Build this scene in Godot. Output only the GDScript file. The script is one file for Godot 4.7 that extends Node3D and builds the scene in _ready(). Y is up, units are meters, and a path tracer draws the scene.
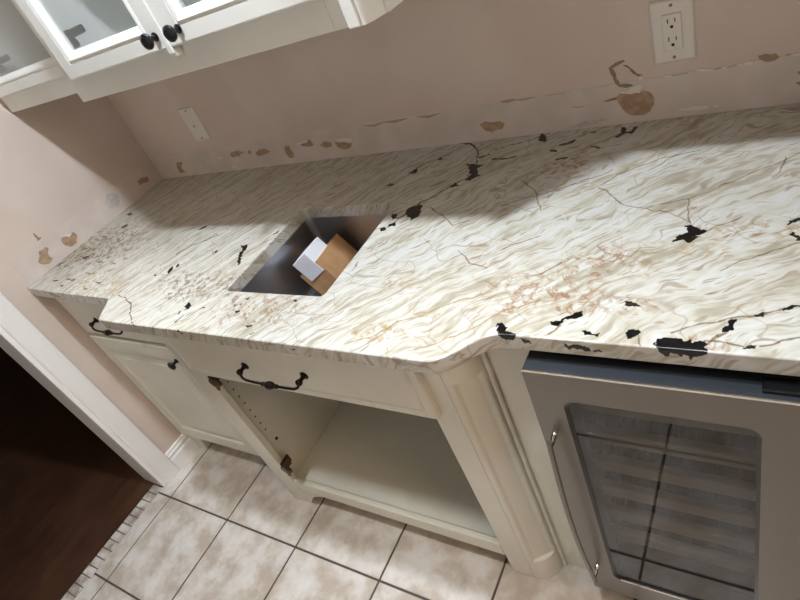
extends Node3D
# A granite bar counter in a pass-through pantry. Back wall at z = 0, left wall at x = 0, floor at y = 0, metres.

const H := 0.915          # top of the stone
const SLAB := 0.032
const TILE := 0.3325
const TILE_X := 0.4037
const TILE_Z := 0.8095
const CEIL := 2.44
const RIGHT := 2.116      # face of the right wall
const STONE_W := 2.2      # area covered by the stone picture
const STONE_D := 0.86

const STONE_SPOTS = [
	["k", [1.271, 0.299, 1.284, 0.276, 1.307, 0.278, 1.32, 0.321, 1.308, 0.334, 1.282, 0.315]],
	["k", [1.24, 0.313, 1.252, 0.304, 1.262, 0.324, 1.254, 0.331]],
	["k", [1.251, 0.348, 1.271, 0.345, 1.274, 0.355, 1.258, 0.356]],
	["k", [1.239, 0.366, 1.252, 0.359, 1.257, 0.369, 1.249, 0.374]],
	["k", [1.353, 0.111, 1.401, 0.123, 1.387, 0.139, 1.406, 0.171, 1.39, 0.186, 1.372, 0.188, 1.381, 0.164, 1.369, 0.14]],
	["k", [1.344, 0.205, 1.356, 0.19, 1.367, 0.208, 1.357, 0.213]],
	["k", [1.193, 0.126, 1.208, 0.105, 1.215, 0.129, 1.203, 0.134]],
	["k", [1.15, 0.178, 1.158, 0.17, 1.175, 0.179, 1.166, 0.184]],
	["k", [1.251, 0.071, 1.258, 0.065, 1.266, 0.076, 1.26, 0.077]],
	["k", [1.497, 0.001, 1.508, -0.003, 1.526, 0.031, 1.523, 0.046, 1.508, 0.036]],
	["k", [1.862, 0.377, 1.892, 0.397, 1.876, 0.408, 1.885, 0.413, 1.869, 0.426, 1.862, 0.416, 1.844, 0.424, 1.856, 0.408, 1.864, 0.397]],
	["k", [1.995, 0.379, 2.005, 0.37, 2.02, 0.363, 2.02, 0.372, 2.004, 0.376, 1.998, 0.383]],
	["o", [2.003, 0.402, 2.021, 0.419, 2.021, 0.433, 2.007, 0.416]],
	["k", [1.622, 0.632, 1.629, 0.628, 1.643, 0.637, 1.642, 0.644, 1.661, 0.65, 1.655, 0.662, 1.639, 0.664, 1.628, 0.647]],
	["k", [1.705, 0.62, 1.719, 0.613, 1.736, 0.597, 1.747, 0.593, 1.753, 0.6, 1.741, 0.605, 1.725, 0.613, 1.722, 0.626, 1.713, 0.624]],
	["k", [1.757, 0.633, 1.764, 0.629, 1.77, 0.634, 1.773, 0.638, 1.781, 0.637, 1.78, 0.643, 1.77, 0.64, 1.764, 0.641]],
	["k", [1.816, 0.627, 1.825, 0.622, 1.832, 0.622, 1.835, 0.63, 1.828, 0.639, 1.819, 0.642, 1.82, 0.634]],
	["o", [1.806, 0.567, 1.813, 0.562, 1.825, 0.572, 1.819, 0.578, 1.81, 0.576]],
	["k", [1.857, 0.635, 1.88, 0.634, 1.897, 0.635, 1.909, 0.635, 1.916, 0.634, 1.92, 0.643, 1.918, 0.662, 1.91, 0.66, 1.904, 0.671, 1.889, 0.661, 1.868, 0.666, 1.86, 0.654]],
	["k", [1.936, 0.604, 1.939, 0.598, 1.946, 0.592, 1.949, 0.596, 1.945, 0.607, 1.94, 0.614, 1.935, 0.617]],
	["o", [1.959, 0.639, 1.966, 0.637, 1.976, 0.635, 1.97, 0.642, 1.961, 0.641]],
	["o", [1.968, 0.58, 1.974, 0.575, 1.985, 0.574, 1.977, 0.58, 1.97, 0.583]],
	["k", [2.0, 0.564, 2.009, 0.559, 2.023, 0.555, 2.023, 0.559, 2.009, 0.564, 2.002, 0.567]],
	["k", [1.732, 0.661, 1.768, 0.664, 1.77, 0.672, 1.75, 0.672, 1.735, 0.668]],
	["k", [1.667, 0.658, 1.682, 0.661, 1.685, 0.669, 1.673, 0.668]],
	["o", [1.772, 0.668, 1.789, 0.669, 1.788, 0.673, 1.776, 0.673]],
	["k", [0.823, 0.419, 0.845, 0.419, 0.857, 0.437, 0.862, 0.461, 0.884, 0.492, 0.887, 0.504, 0.87, 0.487, 0.849, 0.457, 0.844, 0.437]],
	["o", [0.569, 0.342, 0.579, 0.322, 0.593, 0.331, 0.58, 0.344]],
	["k", [0.64, 0.51, 0.644, 0.495, 0.657, 0.507, 0.652, 0.516]],
	["k", [0.627, 0.529, 0.633, 0.517, 0.649, 0.533, 0.645, 0.54]],
	["o", [0.589, 0.551, 0.595, 0.544, 0.601, 0.55]],
	["k", [0.835, 0.652, 0.837, 0.636, 0.853, 0.645, 0.858, 0.66, 0.848, 0.662]],
	["k", [0.833, 0.673, 0.84, 0.669, 0.845, 0.677]],
	["o", [0.892, 0.655, 0.908, 0.648, 0.911, 0.652]],
	["k", [1.014, 0.652, 1.022, 0.648, 1.028, 0.656, 1.02, 0.657]],
	["k", [1.011, 0.614, 1.021, 0.608, 1.026, 0.617]],
	["k", [1.081, 0.694, 1.097, 0.687, 1.1, 0.694]],
	["o", [1.109, 0.709, 1.121, 0.71, 1.119, 0.713]],
	["o", [0.74, 0.454, 0.749, 0.439, 0.753, 0.449]],
	["k", [0.907, 0.375, 0.912, 0.359, 0.918, 0.372]],
	["o", [0.995, 0.641, 0.998, 0.636, 1.003, 0.643]],
	["o", [1.009, 0.633, 1.013, 0.627, 1.016, 0.634]],
	["k", [1.223, 0.737, 1.242, 0.738, 1.236, 0.742]],
	["k", [0.878, 0.728, 0.893, 0.725, 0.902, 0.736]],
	["o", [1.154, 0.608, 1.164, 0.604, 1.165, 0.612]],
	["k", [0.056, 0.236, 0.063, 0.223, 0.092, 0.241, 0.079, 0.246]],
	["k", [0.122, 0.32, 0.128, 0.3, 0.152, 0.303, 0.143, 0.321]],
	["o", [0.068, 0.367, 0.102, 0.363, 0.103, 0.375]],
	["k", [0.012, 0.525, 0.016, 0.505, 0.034, 0.504, 0.026, 0.52]],
	["k", [0.107, 0.479, 0.133, 0.468, 0.156, 0.478, 0.133, 0.485]],
	["k", [0.091, 0.594, 0.131, 0.587, 0.134, 0.595]],
	["k", [0.176, 0.611, 0.195, 0.607, 0.197, 0.614]],
	["k", [0.16, 0.578, 0.225, 0.583, 0.209, 0.588]],
	["k", [0.31, 0.639, 0.343, 0.639, 0.333, 0.643]],
	["k", [0.321, 0.499, 0.35, 0.504, 0.34, 0.507]],
	["o", [0.316, 0.613, 0.346, 0.616, 0.338, 0.62]],
	["k", [0.631, 0.526, 0.63, 0.508, 0.65, 0.53]],
	["o", [0.209, 0.493, 0.267, 0.498, 0.246, 0.501]],
	["o", [0.232, 0.548, 0.283, 0.553, 0.265, 0.558]],
	["o", [0.343, 0.586, 0.382, 0.589, 0.376, 0.594]],
	["k", [0.124, 0.643, 0.203, 0.658, 0.198, 0.663, 0.141, 0.649]],
]
const STONE_VEINS = [
	["k", 0.003, [1.286, 0.002, 1.315, 0.01, 1.336, 0.027]],
	["k", 0.004, [1.373, 0.085, 1.391, 0.075]],
	["k", 0.003, [1.411, 0.096, 1.446, 0.102, 1.47, 0.1]],
	["k", 0.005, [1.568, 0.066, 1.581, 0.062, 1.593, 0.052]],
	["k", 0.004, [1.55, 0.085, 1.566, 0.092]],
	["k", 0.003, [1.575, 0.125, 1.599, 0.126]],
	["k", 0.005, [1.686, 0.057, 1.694, 0.04, 1.688, 0.019]],
	["k", 0.005, [1.694, 0.04, 1.713, 0.045, 1.714, 0.021]],
	["k", 0.005, [1.713, -0.005, 1.728, -0.001]],
	["k", 0.003, [1.621, 0.021, 1.631, 0.021]],
	["o", 0.004, [1.641, 0.085, 1.657, 0.093]],
	["o", 0.002, [1.335, 0.024, 1.359, 0.057, 1.377, 0.115]],
	["o", 0.0016, [1.207, 0.107, 1.256, 0.067, 1.298, 0.017]],
	["o", 0.002, [1.254, 0.363, 1.297, 0.269, 1.349, 0.21, 1.383, 0.168]],
	["o", 0.0016, [1.415, 0.049, 1.482, 0.026, 1.513, 0.005, 1.576, -0.022]],
	["b", 0.0022, [1.916, 0.634, 1.943, 0.633, 1.959, 0.639]],
	["b", 0.0016, [1.976, 0.635, 1.998, 0.626, 2.024, 0.613]],
	["b", 0.0018, [1.876, 0.62, 1.931, 0.595, 1.968, 0.58, 2.0, 0.564]],
	["b", 0.0025, [1.919, 0.639, 1.929, 0.624, 1.937, 0.614]],
	["k", 0.0018, [0.591, 0.458, 0.616, 0.418, 0.653, 0.396, 0.679, 0.371]],
	["o", 0.0015, [0.53, 0.636, 0.568, 0.638, 0.601, 0.651, 0.632, 0.668, 0.653, 0.688, 0.72, 0.731]],
	["k", 0.0016, [0.855, 0.704, 0.859, 0.68]],
	["b", 0.0014, [1.892, 0.397, 1.916, 0.378, 1.938, 0.361]],
	["b", 0.0014, [1.745, 0.307, 1.724, 0.282, 1.695, 0.249]],
	["b", 0.001, [1.745, 0.307, 1.781, 0.325, 1.824, 0.34, 1.866, 0.37]],
	["w", 0.002, [1.626, 0.303, 1.656, 0.348, 1.681, 0.391, 1.697, 0.426]],
	["b", 0.0012, [1.852, 0.301, 1.862, 0.342, 1.865, 0.376]],
	["b", 0.0012, [1.988, 0.191, 1.983, 0.222, 1.98, 0.24]],
	["b", 0.0014, [1.558, 0.443, 1.589, 0.419, 1.623, 0.402]],
	["b", 0.0014, [1.656, 0.511, 1.676, 0.484, 1.684, 0.476]],
	["r", 0.0016, [1.734, 0.432, 1.75, 0.449, 1.769, 0.454, 1.79, 0.459, 1.802, 0.438]],
	["r", 0.002, [1.728, 0.465, 1.766, 0.474, 1.776, 0.449]],
	["g", 0.0016, [1.357, 0.71, 1.401, 0.687, 1.426, 0.662, 1.438, 0.646, 1.476, 0.625, 1.518, 0.591, 1.582, 0.558]],
	["g", 0.0016, [1.504, 0.705, 1.554, 0.672, 1.594, 0.637, 1.617, 0.605, 1.675, 0.572]],
	["b", 0.001, [1.248, 0.509, 1.248, 0.483, 1.251, 0.496]],
	["b", 0.0014, [1.261, 0.442, 1.273, 0.407]],
	["b", 0.0012, [1.333, 0.288, 1.391, 0.333, 1.421, 0.363, 1.455, 0.343]],
	["b", 0.001, [1.597, 0.318, 1.564, 0.245, 1.516, 0.202]],
	["b", 0.001, [1.47, 0.443, 1.511, 0.478, 1.55, 0.495]],
	["g", 0.0014, [0.722, 0.639, 0.834, 0.595, 0.927, 0.54]],
	["b", 0.002, [1.708, 0.645, 1.718, 0.631, 1.722, 0.624]],
	["b", 0.001, [1.835, 0.63, 1.84, 0.651]],
	["b", 0.0012, [1.678, 0.257, 1.731, 0.201, 1.787, 0.16, 1.854, 0.143]],
	["b", 0.0014, [1.504, 0.294, 1.594, 0.256, 1.651, 0.226, 1.705, 0.19]],
	["b", 0.001, [1.782, 0.331, 1.871, 0.293, 1.954, 0.227, 2.017, 0.174]],
	["b", 0.001, [1.92, 0.49, 1.967, 0.455, 2.021, 0.421]],
]
const STONE_ZONES = [
	["r", 1.652, 0.554, 0.09, 0.05],
	["r", 1.747, 0.475, 0.07, 0.05],
	["r", 1.81, 0.573, 0.05, 0.02],
	["g", 1.404, 0.684, 0.05, 0.018],
	["g", 1.426, 0.662, 0.03, 0.02],
	["g", 1.486, 0.621, 0.03, 0.015],
	["g", 1.383, 0.547, 0.04, 0.02],
	["r", 1.707, 0.57, 0.08, 0.03],
	["g", 1.874, 0.434, 0.05, 0.02],
	["g", 1.97, 0.391, 0.05, 0.02],
	["r", 1.923, 0.635, 0.04, 0.015],
	["g", 0.086, 0.385, 0.25, 0.12],
	["g", 0.338, 0.602, 0.2, 0.06],
	["r", 1.085, 0.645, 0.14, 0.05],
	["r", 1.612, 0.157, 0.06, 0.04],
	["f", 0.132, 0.439, 0.22, 0.09],
	["f", 0.816, 0.578, 0.16, 0.05],
]
const BACK_WALL_MARKS = [
	["p", [1.681, 0.978, 1.689, 0.985, 1.711, 0.98, 1.736, 0.983, 1.748, 0.978, 1.755, 0.963, 1.754, 0.951, 1.745, 0.936, 1.731, 0.929, 1.711, 0.931, 1.697, 0.94, 1.688, 0.956]],
	["w", [1.69, 0.992, 1.705, 0.987, 1.713, 0.994, 1.731, 0.999, 1.736, 0.993, 1.729, 0.98, 1.711, 0.98, 1.692, 0.985]],
	["w", [1.728, 1.014, 1.737, 1.015, 1.739, 1.009, 1.731, 1.007]],
	["h", [1.673, 1.042, 1.704, 1.054, 1.707, 1.051, 1.679, 1.04]],
	["h", [1.675, 1.041, 1.683, 1.038, 1.686, 1.017, 1.692, 1.004, 1.714, 1.001, 1.718, 0.997, 1.703, 0.995, 1.69, 0.999, 1.683, 1.008, 1.68, 1.022]],
	["h", [1.702, 1.044, 1.712, 1.04, 1.722, 1.028, 1.728, 1.02, 1.737, 1.017, 1.729, 1.015, 1.72, 1.022, 1.713, 1.035]],
	["h", [1.653, 0.973, 1.665, 0.975, 1.682, 0.978, 1.681, 0.972, 1.665, 0.971]],
	["p", [1.354, 0.96, 1.37, 0.965, 1.409, 0.961, 1.419, 0.952, 1.41, 0.94, 1.382, 0.934, 1.364, 0.942]],
	["p", [0.89, 0.966, 0.923, 0.963, 0.952, 0.955, 0.939, 0.944, 0.91, 0.939, 0.893, 0.949]],
	["p", [0.83, 0.963, 0.852, 0.974, 0.878, 0.964, 0.872, 0.954, 0.848, 0.952]],
	["p", [0.687, 0.973, 0.709, 0.974, 0.714, 0.949, 0.705, 0.934, 0.688, 0.934, 0.682, 0.952]],
	["p", [0.445, 0.982, 0.481, 0.984, 0.509, 0.975, 0.475, 0.964, 0.443, 0.961, 0.429, 0.969]],
	["p", [0.525, 0.977, 0.542, 0.977, 0.533, 0.965, 0.519, 0.966]],
	["p", [0.556, 0.968, 0.6, 0.978, 0.62, 0.966, 0.597, 0.959, 0.556, 0.955]],
	["p", [0.761, 0.976, 0.791, 0.978, 0.801, 0.988, 0.806, 0.976, 0.808, 0.966, 0.778, 0.964, 0.76, 0.968]],
	["w", [0.737, 0.972, 0.759, 0.98, 0.789, 0.981, 0.782, 0.977, 0.755, 0.974]],
	["w", [0.897, 0.971, 0.942, 0.971, 0.953, 0.965, 0.924, 0.965]],
	["w", [0.362, 0.969, 0.389, 0.97, 0.389, 0.964, 0.367, 0.962]],
	["w", [0.41, 0.932, 0.432, 0.934, 0.441, 0.925, 0.413, 0.922]],
	["p", [0.136, 0.973, 0.171, 0.971, 0.145, 0.951, 0.156, 0.931, 0.12, 0.932, 0.122, 0.953]],
	["p", [1.937, 1.017, 1.947, 1.019, 1.964, 1.016, 1.97, 1.009, 1.964, 1.004, 1.948, 1.004, 1.939, 1.01]],
	["p", [1.996, 0.955, 2.004, 0.957, 2.005, 0.946]],
	["p", [1.998, 0.976, 2.003, 0.977, 2.003, 0.971, 1.999, 0.971]],
	["w", [1.834, 1.009, 1.845, 1.011, 1.861, 1.007, 1.859, 1.004, 1.844, 1.005]],
	["w", [1.913, 1.008, 1.921, 1.01, 1.93, 1.008, 1.928, 1.005, 1.917, 1.005]],
	["w", [1.902, 1.007, 1.912, 1.008, 1.91, 1.004]],
	["w", [1.777, 1.007, 1.786, 1.009, 1.787, 1.004]],
	["w", [1.972, 1.01, 1.979, 1.013, 1.978, 1.009]],
	["w", [1.987, 1.011, 2.002, 1.01, 2.002, 1.007, 1.993, 1.006]],
	["w", [1.879, 1.006, 1.885, 1.007, 1.884, 1.002]],
	["l", [1.792, 1.0072, 1.82, 1.0072, 1.82, 1.0056, 1.793, 1.005]],
	["l", [1.865, 1.006, 1.877, 1.0065, 1.876, 1.0032, 1.867, 1.0032]],
	["l", [1.887, 1.0054, 1.903, 1.0054, 1.903, 1.0043, 1.889, 1.0038]],
	["l", [1.974, 1.0101, 1.986, 1.0123, 1.985, 1.0101, 1.977, 1.0085]],
	["l", [1.84, 1.0072, 1.851, 1.0067, 1.849, 1.005]],
	["w", [1.798, 0.934, 1.823, 0.935, 1.854, 0.933, 1.854, 0.928, 1.822, 0.928, 1.8, 0.93]],
	["w", [1.86, 0.931, 1.872, 0.931, 1.871, 0.927]],
	["l", [1.604, 1.006, 1.659, 1.0054, 1.67, 1.0076, 1.668, 1.006, 1.621, 1.0049]],
	["l", [1.471, 1.0071, 1.51, 1.0065, 1.509, 1.0049, 1.471, 1.0054]],
	["l", [1.533, 1.0055, 1.578, 1.0055, 1.578, 1.0044, 1.534, 1.0044]],
	["l", [1.587, 0.9709, 1.614, 0.9703, 1.611, 0.9681, 1.588, 0.9687]],
	["d", [1.568, 0.925, 1.61, 0.934, 1.649, 0.935, 1.657, 0.929, 1.63, 0.923, 1.575, 0.917]],
	["l", [1.014, 1.0027, 1.084, 1.0044, 1.158, 1.0044, 1.157, 1.0016, 1.081, 1.0016, 1.017, 0.9994]],
	["l", [1.422, 1.0074, 1.456, 1.0091, 1.503, 1.0079, 1.502, 1.0052, 1.459, 1.0057, 1.425, 1.0046]],
	["l", [1.189, 1.004, 1.258, 1.0034, 1.257, 1.0018, 1.188, 1.0018]],
]
const LEFT_WALL_MARKS = [
	["p", [0.53, 0.981, 0.504, 0.98, 0.5, 0.97, 0.513, 0.958, 0.515, 0.946, 0.51, 0.938, 0.53, 0.931, 0.547, 0.941, 0.555, 0.956]],
	["p", [0.444, 0.972, 0.423, 0.965, 0.402, 0.963, 0.4, 0.945, 0.417, 0.929, 0.44, 0.93, 0.453, 0.947, 0.454, 0.962]],
	["w", [0.438, 0.974, 0.42, 0.969, 0.409, 0.961, 0.425, 0.958]],
	["d", [0.246, 0.979, 0.228, 0.994, 0.206, 0.989, 0.192, 0.969, 0.202, 0.948, 0.229, 0.939, 0.249, 0.951]],
	["p", [0.098, 0.967, 0.074, 0.968, 0.05, 0.958, 0.058, 0.941, 0.079, 0.947, 0.098, 0.949]],
	["h", [0.505, 1.036, 0.502, 1.031, 0.5, 1.01, 0.505, 1.009]],
	["h", [0.51, 1.013, 0.495, 1.013, 0.496, 1.009, 0.509, 1.008]],
]

var M := {}
var rng := RandomNumberGenerator.new()
var used_names := {}

# ------------------------------------------------------------------ shape helpers
func new_st() -> SurfaceTool:
	var st := SurfaceTool.new()
	st.begin(Mesh.PRIMITIVE_TRIANGLES)
	return st

func uv_of(p: Vector3, n: Vector3) -> Vector2:
	if absf(n.y) > 0.7: return Vector2(p.x, p.z)
	if absf(n.x) > 0.7: return Vector2(p.z, -p.y)
	return Vector2(p.x, -p.y)

func tri(st: SurfaceTool, a: Vector3, b: Vector3, c: Vector3, out: Vector3) -> void:
	var n := (b - a).cross(c - a)
	if n.length_squared() < 1e-16: return
	n = n.normalized()
	var order := [a, c, b]
	if n.dot(out) < 0.0:
		n = -n
		order = [a, b, c]
	for p in order:
		st.set_normal(n)
		st.set_uv(uv_of(p, n))
		st.add_vertex(p)

func quad(st: SurfaceTool, a: Vector3, b: Vector3, c: Vector3, d: Vector3, out: Vector3) -> void:
	tri(st, a, b, c, out)
	tri(st, a, c, d, out)

# smooth quad: own normals
func squad(st: SurfaceTool, p: Array, n: Array) -> void:
	var g: Vector3 = (p[1] - p[0]).cross(p[2] - p[0])
	if g.length_squared() < 1e-18: g = (p[2] - p[0]).cross(p[3] - p[0])
	var idx := [0, 2, 1, 0, 3, 2]
	if g.dot(n[0] + n[1] + n[2] + n[3]) < 0.0: idx = [0, 1, 2, 0, 2, 3]
	for i in idx:
		st.set_normal((n[i] as Vector3).normalized())
		st.set_uv(uv_of(p[i], n[i]))
		st.add_vertex(p[i])

# box with chamfered edges
func bevel_box(st: SurfaceTool, lo: Vector3, hi: Vector3, b := 0.002) -> void:
	var c := (lo + hi) * 0.5
	var h := (hi - lo) * 0.5
	b = minf(b, minf(h.x, minf(h.y, h.z)) * 0.9)
	for ax in 3:
		var u := (ax + 1) % 3
		var v := (ax + 2) % 3
		for s in [-1.0, 1.0]:
			var f := []
			for k in [[-1, -1], [1, -1], [1, 1], [-1, 1]]:
				var p := Vector3.ZERO
				p[ax] = s * h[ax]; p[u] = k[0] * (h[u] - b); p[v] = k[1] * (h[v] - b)
				f.append(c + p)
			var o := Vector3.ZERO
			o[ax] = s
			quad(st, f[0], f[1], f[2], f[3], o)
	if b <= 0.0: return
	for ax in 3:
		var u := (ax + 1) % 3
		var v := (ax + 2) % 3
		for su in [-1.0, 1.0]:
			for sv in [-1.0, 1.0]:
				var f := []
				for k in [[-1, 0], [1, 0], [1, 1], [-1, 1]]:
					var p := Vector3.ZERO
					p[ax] = k[0] * (h[ax] - b)
					p[u] = su * (h[u] - (b if k[1] == 0 else 0.0))
					p[v] = sv * (h[v] - (0.0 if k[1] == 0 else b))
					f.append(c + p)
				var o := Vector3.ZERO
				o[u] = su; o[v] = sv
				quad(st, f[0], f[1], f[2], f[3], o)
	for sx in [-1.0, 1.0]:
		for sy in [-1.0, 1.0]:
			for sz in [-1.0, 1.0]:
				var s := Vector3(sx, sy, sz)
				tri(st, c + s * Vector3(h.x, h.y - b, h.z - b), c + s * Vector3(h.x - b, h.y, h.z - b), c + s * Vector3(h.x - b, h.y - b, h.z), s)

# nested rectangles facing +z: rings [inset_x, inset_y, z]; consecutive rings are joined
func rings(st: SurfaceTool, x0: float, y0: float, x1: float, y1: float, rs: Array, fill := true) -> void:
	var loops := []
	for r in rs:
		loops.append([Vector3(x0 + r[0], y0 + r[1], r[2]), Vector3(x1 - r[0], y0 + r[1], r[2]), Vector3(x1 - r[0], y1 - r[1], r[2]), Vector3(x0 + r[0], y1 - r[1], r[2])])
	for i in range(1, loops.size()):
		var dz: float = rs[i][2] - rs[i - 1][2]
		var di: float = maxf(absf(rs[i][0] - rs[i - 1][0]), absf(rs[i][1] - rs[i - 1][1]))
		var inward: bool = rs[i][0] >= rs[i - 1][0]
		for k in 4:
			var k2: int = (k + 1) % 4
			var side: Vector3 = [Vector3.DOWN, Vector3.RIGHT, Vector3.UP, Vector3.LEFT][k]
			var o := side * dz + Vector3(0, 0, di if inward else -di)
			quad(st, loops[i - 1][k], loops[i - 1][k2], loops[i][k2], loops[i][k], o)
	if fill:
		var l: Array = loops[-1]
		quad(st, l[0], l[1], l[2], l[3], Vector3.BACK)

# closed polygon (x, y) pushed out along z from z0 to z1
func slab_poly(st: SurfaceTool, pts: PackedVector2Array, z0: float, z1: float) -> void:
	var idx := Geometry2D.triangulate_polygon(pts)
	for i in range(0, idx.size(), 3):
		var a := pts[idx[i]]; var b := pts[idx[i + 1]]; var c := pts[idx[i + 2]]
		tri(st, Vector3(a.x, a.y, z1), Vector3(b.x, b.y, z1), Vector3(c.x, c.y, z1), Vector3.BACK)
		tri(st, Vector3(a.x, a.y, z0), Vector3(b.x, b.y, z0), Vector3(c.x, c.y, z0), Vector3.FORWARD)
	var cw := Geometry2D.is_polygon_clockwise(pts)
	for i in pts.size():
		var a := pts[i]; var b := pts[(i + 1) % pts.size()]
		var e := (b - a)
		var o := Vector3(e.y, -e.x, 0)
		if cw: o = -o
		# Godot's clockwise test is for a y-down plane
		quad(st, Vector3(a.x, a.y, z0), Vector3(b.x, b.y, z0), Vector3(b.x, b.y, z1), Vector3(a.x, a.y, z1), -o if false else o)

# tube along points
func tube(st: SurfaceTool, pts: Array, radii, sides := 10) -> void:
	var n := pts.size()
	var frames := []
	var up := Vector3(0.13, 0.97, 0.21).normalized()
	for i in n:
		var t: Vector3 = (pts[mini(i + 1, n - 1)] - pts[maxi(i - 1, 0)]).normalized()
		var a := up - t * up.dot(t)
		if a.length() < 0.05: a = Vector3.RIGHT - t * t.x
		a = a.normalized()
		up = a
		frames.append([a, t.cross(a), t])
	for i in n - 1:
		var r0: float = radii[i] if radii is Array else radii
		var r1: float = radii[i + 1] if radii is Array else radii
		for k in sides:
			var a0 := TAU * k / sides
			var a1 := TAU * (k + 1) / sides
			var d00: Vector3 = frames[i][0] * cos(a0) + frames[i][1] * sin(a0)
			var d01: Vector3 = frames[i][0] * cos(a1) + frames[i][1] * sin(a1)
			var d10: Vector3 = frames[i + 1][0] * cos(a0) + frames[i + 1][1] * sin(a0)
			var d11: Vector3 = frames[i + 1][0] * cos(a1) + frames[i + 1][1] * sin(a1)
			squad(st, [pts[i] + d00 * r0, pts[i] + d01 * r0, pts[i + 1] + d11 * r1, pts[i + 1] + d10 * r1], [d00, d01, d11, d10])
	for e in [0, n - 1]:
		var r: float = radii[e] if radii is Array else radii
		var o: Vector3 = frames[e][2] * (-1.0 if e == 0 else 1.0)
		for k in sides:
			var a0 := TAU * k / sides
			var a1 := TAU * (k + 1) / sides
			tri(st, pts[e], pts[e] + (frames[e][0] * cos(a0) + frames[e][1] * sin(a0)) * r, pts[e] + (frames[e][0] * cos(a1) + frames[e][1] * sin(a1)) * r, o)

# turned shape: profile of [radius, height along axis]
func lathe(st: SurfaceTool, at: Vector3, axis: Vector3, prof: Array, sides := 18) -> void:
	var a := axis.cross(Vector3.UP if absf(axis.y) < 0.9 else Vector3.RIGHT).normalized()
	var b := axis.cross(a)
	for i in prof.size() - 1:
		var dr: float = prof[i + 1][0] - prof[i][0]
		var dh: float = prof[i + 1][1] - prof[i][1]
		for k in sides:
			var p := []
			var nn := []
			for q in [[i, k], [i, k + 1], [i + 1, k + 1], [i + 1, k]]:
				var an: float = TAU * q[1] / sides
				var d := a * cos(an) + b * sin(an)
				p.append(at + d * prof[q[0]][0] + axis * prof[q[0]][1])
				nn.append((d * dh - axis * dr).normalized())
			if prof[i][0] < 1e-6:
				tri(st, p[0], p[2], p[3], nn[0] + nn[1])
			elif prof[i + 1][0] < 1e-6:
				tri(st, p[0], p[1], p[2], nn[0] + nn[1])
			else:
				squad(st, p, nn)

# wall sheet standing on a plan curve (x, z); outward = right of the walking direction seen from above when side = 1
func plan_strip(st: SurfaceTool, pts: Array, y0: float, y1: float, outs: Array) -> void:
	for i in pts.size() - 1:
		var a: Vector2 = pts[i]; var b: Vector2 = pts[i + 1]
		var na := Vector3(outs[i].x, 0, outs[i].y); var nb := Vector3(outs[i + 1].x, 0, outs[i + 1].y)
		squad(st, [Vector3(a.x, y0, a.y), Vector3(b.x, y0, b.y), Vector3(b.x, y1, b.y), Vector3(a.x, y1, a.y)], [na, nb, nb, na])

# a solid standing on a plan polygon (x, z)
func plan_solid(st: SurfaceTool, pts: PackedVector2Array, y0: float, y1: float) -> void:
	var idx := Geometry2D.triangulate_polygon(pts)
	for i in range(0, idx.size(), 3):
		for y in [y0, y1]:
			tri(st, Vector3(pts[idx[i]].x, y, pts[idx[i]].y), Vector3(pts[idx[i + 1]].x, y, pts[idx[i + 1]].y), Vector3(pts[idx[i + 2]].x, y, pts[idx[i + 2]].y), Vector3.UP if y == y1 else Vector3.DOWN)
	var area := 0.0
	for i in pts.size():
		area += pts[i].cross(pts[(i + 1) % pts.size()])
	for i in pts.size():
		var a := pts[i]; var b := pts[(i + 1) % pts.size()]
		var e := b - a
		var o := Vector3(e.y, 0, -e.x) * signf(area)
		quad(st, Vector3(a.x, y0, a.y), Vector3(b.x, y0, b.y), Vector3(b.x, y1, b.y), Vector3(a.x, y1, a.y), o)

# ------------------------------------------------------------------ node helpers
func numbered(called: String) -> String:
	var n: int = used_names.get(called, 0)
	used_names[called] = n + 1
	return called if n == 0 else "%s_%03d" % [called, n]

func obj(called: String, st: SurfaceTool, m: Material, parent: Node = self) -> MeshInstance3D:
	return mesh_obj(called, st.commit(), m, parent)

func mesh_obj(called: String, mesh: Mesh, m: Material, parent: Node = self) -> MeshInstance3D:
	var o := MeshInstance3D.new()
	o.name = numbered(called) if parent == self else called
	o.mesh = mesh
	o.material_override = m
	o.cast_shadow = GeometryInstance3D.SHADOW_CASTING_SETTING_ON
	parent.add_child(o, true)
	return o

func thing(called: String, label: String, category: String, group := "") -> Node3D:
	var o := Node3D.new()
	o.name = numbered(called)
	add_child(o, true)
	tag(o, label, category, group)
	return o

func tag(o: Node, label: String, category: String, group := "") -> void:
	o.set_meta("label", label)
	o.set_meta("category", category)
	if group != "": o.set_meta("group", group)

func structure(called: String, label: String, category: String) -> Node3D:
	var o := thing(called, label, category)
	o.set_meta("kind", "structure")
	return o

func box_obj(called: String, lo: Vector3, hi: Vector3, m: Material, parent: Node = self, b := 0.0015) -> MeshInstance3D:
	var st := new_st()
	bevel_box(st, lo, hi, b)
	return obj(called, st, m, parent)

# ------------------------------------------------------------------ materials
func mat(c: Color, rough := 0.5, metal := 0.0) -> StandardMaterial3D:
	var m := StandardMaterial3D.new()
	m.albedo_color = c
	m.roughness = rough
	m.metallic = metal
	return m

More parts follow.
